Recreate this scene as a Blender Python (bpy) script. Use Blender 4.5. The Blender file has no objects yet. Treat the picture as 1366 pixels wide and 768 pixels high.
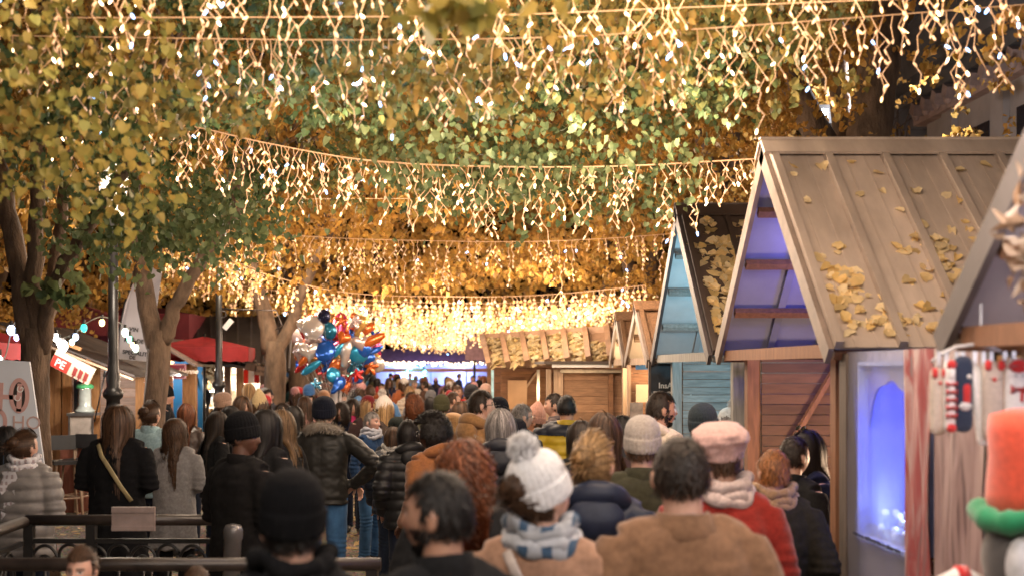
import bpy, math, random
import numpy as np
from mathutils import Vector, Matrix, noise as mnoise
random.seed(7); RNG = np.random.default_rng(7)
scene = bpy.context.scene
COL = scene.collection
R = math.radians
PI = math.pi
F, VX, VY, CAMH = 1600.0, 610.0, 490.0, 2.05      # focal length and vanishing point in photo pixels, eye height

def at(px, py, Y):
    return Vector(((px - VX) / F * Y, Y, CAMH - (py - VY) / F * Y))

# ------------------------------------------------------------------ materials
MATS = {}
def nodes(name):
    m = bpy.data.materials.new(name); m.use_nodes = True
    nt = m.node_tree
    return m, nt, nt.nodes['Principled BSDF']

def N(nt, kind, **kw):
    n = nt.nodes.new(kind)
    for k, v in kw.items():
        if k in n.inputs: n.inputs[k].default_value = v
        else: setattr(n, k, v)
    return n

def surf(name, col, rough=.7, var=.35, scale=8., bump=.15, bscale=60., metal=0., stretch=(1, 1, 1), tint=False, sheen=0., spec=.5, coat=0., dist=.004):
    """A procedural surface: a colour broken up by noise, with a fine bump."""
    if name in MATS: return MATS[name]
    m, nt, b = nodes(name); L = nt.links
    tc = N(nt, 'ShaderNodeTexCoord'); mp = N(nt, 'ShaderNodeMapping'); mp.inputs['Scale'].default_value = stretch
    L.new(tc.outputs['Object'], mp.inputs['Vector'])
    n1 = N(nt, 'ShaderNodeTexNoise', Scale=scale, Detail=5., Roughness=.6); L.new(mp.outputs[0], n1.inputs['Vector'])
    rp = N(nt, 'ShaderNodeValToRGB')
    lo = [c * (1 - var) for c in col]; hi = [min(1, c * (1 + var * .8)) for c in col]
    rp.color_ramp.elements[0].position = .3; rp.color_ramp.elements[1].position = .72
    rp.color_ramp.elements[0].color = (*lo, 1); rp.color_ramp.elements[1].color = (*hi, 1)
    L.new(n1.outputs['Fac'], rp.inputs['Fac'])
    out = rp.outputs['Color']
    if tint:
        a = N(nt, 'ShaderNodeAttribute', attribute_name='tint')
        mx = N(nt, 'ShaderNodeMix', data_type='RGBA', blend_type='MULTIPLY'); mx.inputs[0].default_value = 1
        L.new(out, mx.inputs[6]); L.new(a.outputs['Fac'], mx.inputs[7]); out = mx.outputs[2]
    L.new(out, b.inputs['Base Color'])
    b.inputs['Roughness'].default_value = rough; b.inputs['Metallic'].default_value = metal
    b.inputs['Specular IOR Level'].default_value = spec
    b.inputs['Sheen Weight'].default_value = sheen; b.inputs['Coat Weight'].default_value = coat
    if bump:
        n2 = N(nt, 'ShaderNodeTexNoise', Scale=bscale, Detail=4., Roughness=.65); L.new(mp.outputs[0], n2.inputs['Vector'])
        bp = N(nt, 'ShaderNodeBump', Strength=bump, Distance=dist); L.new(n2.outputs['Fac'], bp.inputs['Height'])
        L.new(bp.outputs[0], b.inputs['Normal'])
    MATS[name] = m
    return m

def cloth(col, kind='wool'):
    nm = 'cloth_%s_%02x%02x%02x' % (kind, *[int(min(1, c) * 255) for c in col])
    if kind == 'puffer': return surf(nm, col, .48, .2, 14, .25, 35, sheen=min(.1, max(col) * .5), spec=.3, dist=.006)
    if kind == 'leather': return surf(nm, col, .35, .3, 20, .3, 60, spec=.6)
    if kind == 'denim': return surf(nm, col, .85, .38, 9, .35, 160, stretch=(1, 1, .5), sheen=.1, spec=.2)
    if kind == 'knit': return surf(nm, col, .95, .22, 70, .6, 110, sheen=min(.3, max(col)), spec=.1, dist=.006)
    return surf(nm, col, .93, .24, 45, .45, 190, sheen=min(.25, max(col)), spec=.1)

def hairmat(col):
    nm = 'hair_%02x%02x%02x' % tuple(int(c * 255) for c in col)
    return surf(nm, col, .5, .5, 40, .3, 260, stretch=(3, 3, .3), spec=.35, tint=True)

def wood(nm, col, rough=.72, var=.32):
    return surf('wood_' + nm, col, rough, var, 5., .3, 22, stretch=(1.2, 1.2, 9) if nm.endswith('_h') else (9, 9, 1.), tint=True)

def emit(nm, col, s):
    if nm in MATS: return MATS[nm]
    m, nt, b = nodes(nm)
    b.inputs['Base Color'].default_value = (*col, 1)
    b.inputs['Emission Color'].default_value = (*col, 1); b.inputs['Emission Strength'].default_value = s
    b.inputs['Roughness'].default_value = .3
    m.cycles.emission_sampling = 'NONE'
    MATS[nm] = m
    return m

def skinmat(col):
    nm = 'skin_%02x%02x%02x' % tuple(int(c * 255) for c in col)
    if nm in MATS: return MATS[nm]
    m, nt, b = nodes(nm); L = nt.links
    a = N(nt, 'ShaderNodeAttribute', attribute_name='feat'); sp = N(nt, 'ShaderNodeSeparateColor'); L.new(a.outputs['Color'], sp.inputs[0])
    tc = N(nt, 'ShaderNodeTexCoord'); n1 = N(nt, 'ShaderNodeTexNoise', Scale=25., Detail=4.); L.new(tc.outputs['Object'], n1.inputs['Vector'])
    rp = N(nt, 'ShaderNodeValToRGB'); rp.color_ramp.elements[0].color = (col[0] * .8, col[1] * .68, col[2] * .64, 1); rp.color_ramp.elements[1].color = (*[min(1, c * 1.1) for c in col], 1)
    L.new(n1.outputs['Fac'], rp.inputs['Fac'])
    cur = rp.outputs['Color']
    for ch, c in ((0, (col[0] * .75, col[1] * .38, col[2] * .38)), (1, (.62, .58, .55)), (2, (.02, .014, .01))):
        mx = N(nt, 'ShaderNodeMix', data_type='RGBA'); L.new(sp.outputs[ch], mx.inputs[0]); L.new(cur, mx.inputs[6]); mx.inputs[7].default_value = (*c, 1); cur = mx.outputs[2]
    L.new(cur, b.inputs['Base Color']); b.inputs['Roughness'].default_value = .5
    b.inputs['Subsurface Weight'].default_value = .12; b.inputs['Subsurface Radius'].default_value = (.01, .004, .002)
    MATS[nm] = m
    return m

# ------------------------------------------------------------------ mesh builder
class MB:
    def __init__(s): s.v = []; s.f = []; s.m = []; s.t = []
    def add(s, vs, fs, mi=0, tint=1.):
        o = len(s.v); s.v.extend([tuple(v) for v in vs])
        for f in fs: s.f.append(tuple(i + o for i in f)); s.m.append(mi); s.t.append(tint)
    def box(s, c, size, rot=None, mi=0, tint=1.):
        x, y, z = [d / 2 for d in size]; c = Vector(c)
        vs = [Vector((sx * x, sy * y, sz * z)) for sx in (-1, 1) for sy in (-1, 1) for sz in (-1, 1)]
        if rot is not None: vs = [rot @ v for v in vs]
        s.add([c + v for v in vs], [(0, 1, 3, 2), (4, 6, 7, 5), (0, 4, 5, 1), (2, 3, 7, 6), (0, 2, 6, 4), (1, 5, 7, 3)], mi, tint)
    def span(s, lo, hi, mi=0, tint=1.):
        s.box([(a + b) / 2 for a, b in zip(lo, hi)], [abs(b - a) for a, b in zip(lo, hi)], None, mi, tint)
    def beam(s, p0, p1, w, h, up=(0, 0, 1), mi=0, tint=1.):
        p0, p1 = Vector(p0), Vector(p1); d = p1 - p0; L = d.length; d.normalize()
        sd = d.cross(Vector(up))
        if sd.length < 1e-4: sd = d.cross(Vector((0, 1, 0)))
        sd.normalize(); u = sd.cross(d)
        M = Matrix((d, sd, u)).transposed()
        s.box((p0 + p1) / 2, (L, w, h), M, mi, tint)
    def tube(s, pts, rad, n=8, mi=0, cap=True, tint=1., flat=None):
        pts = [Vector(p) for p in pts]
        if not hasattr(rad, '__len__'): rad = [rad] * len(pts)
        rings = []; ref = None
        for i, p in enumerate(pts):
            d = (pts[min(i + 1, len(pts) - 1)] - pts[max(i - 1, 0)]).normalized()
            if ref is None: ref = d.orthogonal().normalized() if flat is None else Vector(flat)
            ref = (ref - d * ref.dot(d)); ref = ref.normalized() if ref.length > 1e-6 else d.orthogonal().normalized()
            b = d.cross(ref); r = rad[i]; ra, rb = r if hasattr(r, '__len__') else (r, r)
            rings.append([p + ref * (ra * math.cos(2 * PI * k / n)) + b * (rb * math.sin(2 * PI * k / n)) for k in range(n)])
        s.loft(rings, mi, cap, tint)
    def loft(s, rings, mi=0, cap=True, tint=1.):
        n = len(rings[0]); vs = [p for r in rings for p in r]
        fs = [(i * n + k, i * n + (k + 1) % n, (i + 1) * n + (k + 1) % n, (i + 1) * n + k) for i in range(len(rings) - 1) for k in range(n)]
        if cap: fs += [tuple(range(n - 1, -1, -1)), tuple((len(rings) - 1) * n + k for k in range(n))]
        s.add(vs, fs, mi, tint)
    def lathe(s, prof, c=(0, 0, 0), n=24, mi=0, rib=None, tint=1.):
        c = Vector(c); rings = []
        for i, (r, z) in enumerate(prof):
            rr = [r * (1 + (rib(2 * PI * k / n, i) if rib else 0)) for k in range(n)]
            rings.append([c + Vector((rr[k] * math.cos(2 * PI * k / n), rr[k] * math.sin(2 * PI * k / n), z)) for k in range(n)])
        s.loft(rings, mi, True, tint)
    def ell(s, c, r, nu=16, nv=10, mi=0, rot=None, disp=None, tint=1.):
        c = Vector(c); rings = []
        for j in range(1, nv):
            th = PI * j / nv; ring = []
            for i in range(nu):
                ph = 2 * PI * i / nu; d = Vector((math.sin(th) * math.cos(ph), math.sin(th) * math.sin(ph), -math.cos(th)))
                q = Vector((d.x * r[0], d.y * r[1], d.z * r[2])) * (1 + (disp(d) if disp else 0))
                if rot is not None: q = rot @ q
                ring.append(c + q)
            rings.append(ring)
        n = nu; vs = [p for rg in rings for p in rg]; K = len(vs)
        lo = Vector((0, 0, -r[2])); hi = Vector((0, 0, r[2]))
        if rot is not None: lo = rot @ lo; hi = rot @ hi
        vs += [c + lo, c + hi]
        fs = [(i * n + k, i * n + (k + 1) % n, (i + 1) * n + (k + 1) % n, (i + 1) * n + k) for i in range(len(rings) - 1) for k in range(n)]
        fs += [(K, (k + 1) % n, k) for k in range(n)] + [(K + 1, (len(rings) - 1) * n + k, (len(rings) - 1) * n + (k + 1) % n) for k in range(n)]
        s.add(vs, fs, mi, tint)
    def mesh(s, name, mats, smooth=False):
        me = bpy.data.meshes.new(name); me.from_pydata(s.v, [], s.f)
        for m in (mats if isinstance(mats, (list, tuple)) else [mats]): me.materials.append(m)
        me.polygons.foreach_set('material_index', s.m)
        if smooth: me.polygons.foreach_set('use_smooth', [True] * len(s.f))
        a = me.attributes.new('tint', 'FLOAT', 'FACE'); a.data.foreach_set('value', s.t)
        me.update()
        return me
    def build(s, name, mats, parent=None, smooth=False, loc=None):
        return link(name, s.mesh(name, mats, smooth), parent, loc)

def link(name, me, parent=None, loc=None, mat=None):
    o = bpy.data.objects.new(name, me); COL.objects.link(o)
    if parent is not None: o.parent = parent
    if loc is not None: o.location = loc
    if mat is not None:
        o.material_slots[0].link = 'OBJECT'; o.material_slots[0].material = mat
    return o

def tag(o, label=None, cat=None, group=None, kind=None):
    if label: o['label'] = label
    if cat: o['category'] = cat
    if group: o['group'] = group
    if kind: o['kind'] = kind
    return o

def thing(name, label, cat, loc=(0, 0, 0), rz=0., group=None):
    o = bpy.data.objects.new(name, None); o.empty_display_size = .1; COL.objects.link(o)
    o.location = loc; o.rotation_euler = (0, 0, rz)
    return tag(o, label, cat, group)

def text_mesh(body, size, depth=.002, shear=0., font_w=0.):
    cu = bpy.data.curves.new('txt', 'FONT'); cu.body = body; cu.size = size; cu.extrude = depth; cu.shear = shear; cu.offset = font_w
    cu.align_x = 'LEFT'; cu.align_y = 'BOTTOM_BASELINE'; cu.resolution_u = 3
    o = bpy.data.objects.new('txt', cu); COL.objects.link(o)
    dg = bpy.context.evaluated_depsgraph_get(); me = bpy.data.meshes.new_from_object(o.evaluated_get(dg))
    bpy.data.objects.remove(o); bpy.data.curves.remove(cu)
    return me

def lettering(body, size, mat, parent, M, name='lettering', shear=0., fw=0.):
    """Raised letters; M takes letter space (x right, y up, z out) to the parent's space."""
    me = text_mesh(body, size, .0015, shear, fw); me.transform(M); me.materials.clear(); me.materials.append(mat)
    return link(name, me, parent)

def frame(o, xd, yd):
    xd = Vector(xd).normalized(); yd = Vector(yd); yd = (yd - xd * yd.dot(xd)).normalized(); zd = xd.cross(yd)
    M = Matrix((xd, yd, zd)).transposed().to_4x4(); M.translation = Vector(o)
    return M

def remesh(me, vox, smooth=2):
    o = bpy.data.objects.new('tmp', me); COL.objects.link(o)
    md = o.modifiers.new('r', 'REMESH'); md.mode = 'VOXEL'; md.voxel_size = vox
    if smooth:
        ms = o.modifiers.new('s', 'SMOOTH'); ms.factor = .5; ms.iterations = smooth
    dg = bpy.context.evaluated_depsgraph_get(); out = bpy.data.meshes.new_from_object(o.evaluated_get(dg))
    bpy.data.objects.remove(o)
    out.polygons.foreach_set('use_smooth', [True] * len(out.polygons))
    return out

def verts(me):
    a = np.empty(len(me.vertices) * 3, np.float32); me.vertices.foreach_get('co', a); return a.reshape(-1, 3)
def setverts(me, a): me.vertices.foreach_set('co', a.astype(np.float32).ravel()); me.update()
def normals(me):
    a = np.empty(len(me.vertices) * 3, np.float32); me.vertex_normals.foreach_get('vector', a); return a.reshape(-1, 3)

def snoise(p, freq, seed, oct=5):
    """smooth pseudo-noise in -1..1 from sums of random plane waves"""
    r = np.random.default_rng(seed); out = 0
    for i in range(oct * 3):
        k = r.normal(size=3); k = k / np.linalg.norm(k) * freq * (1 + .9 * r.random()) * (1 + (i % oct) * .35)
        out = out + np.sin(p @ k + r.random() * 6.28) / (1 + (i % oct) * .4)
    return out / (oct * 1.1)
EXPOSURE = 1.52
# ------------------------------------------------------------------ people
HC = Vector((0, .012, 1.632))          # head centre
HR = (.077, .097, .118)
def sst(a, b, x):
    t = np.clip((x - a) / (b - a), 0, 1); return t * t * (3 - 2 * t)

def head_pts(d):
    """d: unit directions (n,3) -> head surface, face towards +Y"""
    x, y, z = d[:, 0], d[:, 1], d[:, 2]
    p = d * np.array(HR); lo = np.clip(-z, 0, 1)
    p[:, 0] *= 1 - .26 * lo ** 1.6
    p[:, 1] = np.where(y < 0, p[:, 1] * (1.04 - .42 * lo), p[:, 1] * (1 + .05 * lo))
    px, pz = p[:, 0], p[:, 2]; fr = sst(.1, .55, y); ax = np.abs(px)
    g = lambda u, s: np.exp(-(u / s) ** 2)
    nose = np.where(pz > -.03, np.clip((.024 - pz) / .054, 0, 1), np.clip(1 - (-.03 - pz) / .012, 0, 1)) * g(px, .0115) * .025
    dy = nose - .009 * g(ax - .031, .014) * g(pz - .006, .011) + .005 * g(pz - .026, .009) * g(px, .05) \
        + .006 * g(px, .02) * g(pz + .06, .006) + .006 * g(px, .019) * g(pz + .072, .006) - .003 * g(px, .024) * g(pz + .0655, .003) \
        + .008 * g(px, .02) * g(pz + .1, .015) + .004 * g(ax - .045, .02) * g(pz + .02, .02)
    p[:, 1] += dy * fr
    return p

def rotz(a): return Matrix.Rotation(a, 3, 'Z')

POSES = {  # elbow, wrist of the right (+X) and the left arm, given for +X
    'relax': (((.255, -.03, 1.14), (.262, .05, .90)),) * 2,
    'pocket': (((.275, -.07, 1.15), (.205, .10, .95)),) * 2,
    'front': (((.25, -.03, 1.15), (.09, .21, 1.12)),) * 2,
    'phone': (((.245, .03, 1.15), (.10, .26, 1.28)), ((.25, -.03, 1.15), (.12, .22, 1.10))),
    'hip': (((.43, -.07, 1.20), (.225, .05, 1.02)), ((.265, -.04, 1.14), (.22, .1, .95))),
}
def arm_chain(pose, sgn):
    e, w = POSES[pose][0 if sgn > 0 else 1]
    return [Vector((sgn * .165, 0, 1.425)), Vector((sgn * e[0], e[1], e[2])), Vector((sgn * w[0], w[1], w[2]))]

def chain(p, k=4):
    out = []
    for a, b in zip(p[:-1], p[1:]): out += [a.lerp(b, i / k) for i in range(k)]
    return out + [p[-1]]

BODY = {}
def body_mesh(pose, turn):
    key = (pose, turn)
    if key in BODY: return BODY[key]
    mb = MB()
    mb.loft([[Vector((rx * math.cos(t), ry * math.sin(t) + cy, z)) for t in np.linspace(0, 2 * PI, 24, endpoint=False)] for z, rx, ry, cy in
             ((.86, .12, .09, 0), (.95, .165, .11, 0), (1.1, .135, .095, 0), (1.3, .16, .11, 0), (1.4, .155, .09, -.005), (1.45, .10, .07, -.005), (1.47, .06, .05, -.005))])
    mb.tube([(0, -.02, 1.42), (0, -.012, 1.5), (0, -.002, 1.58)], [.064, .056, .058], 16)
    for s in (-1, 1):
        mb.tube(chain([Vector((s * .085, 0, .93)), Vector((s * .1, .015, .5)), Vector((s * .1, -.02, .09))], 3), [.088, .08, .068, .056, .055, .046, .038], 14)
        mb.tube([(s * .1, -.05, .045), (s * .103, .03, .05), (s * .11, .17, .03)], [.036, .042, .028], 12)
        ch = arm_chain(pose, s); mb.tube(chain(ch, 4), [.052, .05, .046, .042, .04, .039, .036, .031, .027], 12)
        d = (ch[2] - ch[1]).normalized(); side = Vector((s, 0, 0)); side = (side - d * side.dot(d)).normalized()
        if abs(d.z) > .8: side = Vector((0, 1, 0)); side = (side - d * side.dot(d)).normalized()
        nrm = d.cross(side) * (1 if s > 0 else -1); w = ch[2]
        mb.tube([w - d * .01, w + d * .04, w + d * .088], [(.026, .016), (.038, .015), (.04, .013)], 12, flat=side)
        for k in range(4):
            o = w + d * .08 + side * ((k - 1.5) * .0205); L = (.064, .075, .07, .055)[k]
            mb.tube([o, o + d * L * .45 + nrm * .004, o + d * L * .8 + nrm * .016, o + d * L + nrm * .03], [.0088, .0084, .0078, .006], 8)
        o = w + d * .025 + side * .034
        mb.tube([o, o + d * .03 + side * .024 + nrm * .008, o + d * .062 + side * .028 + nrm * .02], [.013, .0105, .0075], 8)
    nu, nv = 56, 40; D = []
    for j in range(nv + 1):
        th = PI * (j + .001) / (nv + .002)
        for i in range(nu): D.append((math.sin(th) * math.cos(2 * PI * i / nu), math.sin(th) * math.sin(2 * PI * i / nu), -math.cos(th)))
    H = head_pts(np.array(D)); Rz = np.array(rotz(turn))
    H = H @ Rz.T + np.array(HC)
    mb.add(H, [(j * nu + i, j * nu + (i + 1) % nu, (j + 1) * nu + (i + 1) % nu, (j + 1) * nu + i) for j in range(nv) for i in range(nu)] + [tuple(range(nu - 1, -1, -1)), tuple(nv * nu + i for i in range(nu))])
    for s in (-1, 1):
        c = rotz(turn) @ Vector((s * .077, -.006, -.01)) + HC
        mb.ell(c, (.012, .02, .032), 12, 8, rot=rotz(turn) @ Matrix.Rotation(s * .35, 3, 'Z'))
    me = remesh(mb.mesh('body', skinmat((.5, .3, .22))), .0062, 1)
    v = verts(me); q = (v - np.array(HC)) @ Rz; ax = np.abs(q[:, 0]); fr = (q[:, 1] > .05) & (np.abs(q[:, 2]) < .13)
    feat = np.zeros((len(v), 4), np.float32); feat[:, 3] = 1
    g = lambda u, s: np.exp(-(u / s) ** 2)
    feat[:, 0] = np.clip(1.2 * g(q[:, 0], .024) * g(q[:, 2] + .066, .010) + .25 * g(ax - .042, .018) * g(q[:, 2] + .03, .018) + .25 * g(q[:, 0], .012) * g(q[:, 2] + .028, .012), 0, 1) * fr
    ee = ((ax - .031) / .014) ** 2 + ((q[:, 2] - .006) / .0065) ** 2
    feat[:, 1] = np.clip(1.6 - ee, 0, 1) * fr * .8
    feat[:, 2] = np.clip(np.maximum(1.6 - (((ax - .031) / .0065) ** 2 + ((q[:, 2] - .006) / .0065) ** 2), .95 * g(q[:, 2] - .026 + .25 * np.maximum(ax - .035, 0), .0048) * (ax > .014) * (ax < .052)), 0, 1) * fr
    feat[:, 2] = np.maximum(feat[:, 2], .6 * g(q[:, 2] - .0135, .003) * (np.abs(ax - .031) < .017) * fr)
    a = me.attributes.new('feat', 'FLOAT_COLOR', 'POINT'); a.data.foreach_set('color', feat.ravel())
    BODY[key] = me
    return me

COATS = {}
def coat_mesh(pose, style):
    key = (pose, style)
    if key in COATS: return COATS[key]
    hem = {'jacket': .86, 'puffer': .80, 'coat': .58, 'long': .42, 'parka': .68}[style]
    g = {'puffer': .03, 'parka': .018, 'coat': .01, 'long': .012, 'jacket': .006}[style]
    mb = MB()
    rows = [(1.43, .168, .098), (1.36, .188, .122), (1.25, .192, .136), (1.1, .176, .13), (.97, .186, .138), (.86, .195, .145), (.7, .20, .15), (.55, .215, .16), (.42, .23, .17)]
    rows = [r for r in rows if r[0] > hem + .02] + [(hem, .19 + (.9 - hem) * .08, .142 + (.9 - hem) * .06)]
    top = [(1.487, .07, .06), (1.465, .115, .08)]
    rings = []
    for z, rx, ry in top + rows:
        rg = []
        for k in range(32):
            t = 2 * PI * k / 32; c, s = math.cos(t), math.sin(t)
            e = .85                       # a little squarer than an ellipse
            rg.append(Vector(((rx + g) * math.copysign(abs(c) ** e, c), (ry + g) * math.copysign(abs(s) ** e, s) - .008, z)))
        rings.append(rg)
    mb.loft(rings[::-1])
    for s in (-1, 1):
        ch = arm_chain(pose, s); end = ch[2] + (ch[2] - ch[1]).normalized() * .015
        mb.tube([(s * .03, -.005, 1.462), (s * .10, -.003, 1.443), ch[0] + Vector((s * .004, 0, -.01))], [.05 + g * .5, .064 + g * .5, .068 + g * .5], 16)
        mb.tube(chain([ch[0] + Vector((s * .012, 0, 0)), ch[1], end], 4), [r + g * .7 for r in (.066, .072, .068, .063, .060, .058, .054, .05, .047)], 18)
    me = remesh(mb.mesh('coat', cloth((.1, .1, .1))), .0115, 9)
    v = verts(me); n = normals(me)
    amp = .0092 if style != 'puffer' else .004
    f = v * np.array([1, 1, .55])
    d = amp * snoise(f, 14, 3) + amp * .6 * snoise(v * np.array([1, 1, 1.6]), 34, 5)
    # folds bunch at the elbows
    for s in (-1, 1):
        e = np.array(arm_chain(pose, s)[1]); dist = np.linalg.norm(v - e, axis=1)
        d += .006 * np.exp(-(dist / .09) ** 2) * np.sin(v[:, 2] * 130 + 9 * v[:, 1])
    if style in ('coat', 'long', 'parka'):
        t = np.arctan2(v[:, 1], v[:, 0]); d += .012 * sst(1.0, .5, v[:, 2]) * np.sin(t * 7 + 1.3)
    if style == 'puffer':
        wz = v[:, 2] + .012 * snoise(v, 9, 8)
        d += .017 * np.abs(np.sin(wz * PI / .088)) ** .55 - .008
    if style == 'jacket':
        d += -.012 * np.exp(-((v[:, 2] - .9) / .014) ** 2)
    cen = np.exp(-(v[:, 0] / .008) ** 2) * (v[:, 1] > .05); d -= .008 * cen      # closing at the front
    if style in ('coat', 'long', 'jacket'):
        d -= .004 * np.exp(-(v[:, 0] / .006) ** 2) * (v[:, 1] < -.05)           # back seam
    setverts(me, v + n * d[:, None])
    COATS[key] = me
    return me

def cached(fn):
    c = {}
    def w(*a):
        if a not in c: c[a] = fn(*a)
        return c[a]
    return w

@cached
def trousers_mesh():
    mb = MB()
    mb.loft([[Vector((rx * math.cos(t), ry * math.sin(t), z)) for t in np.linspace(0, 2 * PI, 24, endpoint=False)] for z, rx, ry in ((.80, .15, .10), (.88, .175, .12), (1.0, .168, .115))])
    for s in (-1, 1):
        mb.tube(chain([Vector((s * .088, 0, .92)), Vector((s * .1, .018, .5)), Vector((s * .1, -.015, .075))], 5), [.1, .098, .092, .086, .08, .075, .072, .07, .068, .067, .07], 18)
    me = remesh(mb.mesh('trousers', cloth((.1, .1, .1))), .011, 2); v = verts(me); n = normals(me)
    d = .004 * snoise(v, 20, 4) + .005 * np.exp(-((v[:, 2] - .48) / .09) ** 2) * np.sin(v[:, 2] * 150 + 20 * v[:, 0]) + .006 * np.exp(-((v[:, 2] - .12) / .06) ** 2) * np.sin(v[:, 2] * 170 + 25 * v[:, 1])
    setverts(me, v + n * d[:, None]); return me

@cached
def shoe_mesh():
    mb = MB()
    mb.tube([(0, -.085, .045), (0, -.05, .06), (0, .02, .062), (.004, .1, .045), (.006, .175, .032)], [(.035, .04), (.042, .056), (.044, .056), (.048, .042), (.038, .026)], 16, flat=(1, 0, 0))
    mb.tube([(0, -.045, .05), (0, -.04, .13)], [.046, .045], 14)
    return mb.mesh('shoe', cloth((.02, .02, .02), 'leather'), True)

def hair_region(d):
    x, y, z = d
    if y > .28 and z < .46 + .12 * abs(x): return False
    if y > -.05 and z < -.12: return False
    return z > ZCUT[0]
ZCUT = [-.58]

def ribbon(mb, pts, w, mi=0, c=Vector((0, 0, 0)), tint=1.):
    vs = []; n = len(pts)
    for i, p in enumerate(pts):
        d = (pts[min(i + 1, n - 1)] - pts[max(i - 1, 0)]); rad = (p - c); sd = d.cross(rad)
        sd = sd.normalized() if sd.length > 1e-7 else Vector((1, 0, 0))
        ww = w * (1 - .75 * (i / (n - 1)) ** 2); vs += [p - sd * ww, p + sd * ww]
    mb.add(vs, [(2 * i, 2 * i + 1, 2 * i + 3, 2 * i + 2) for i in range(n - 1)], mi, tint)

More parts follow.
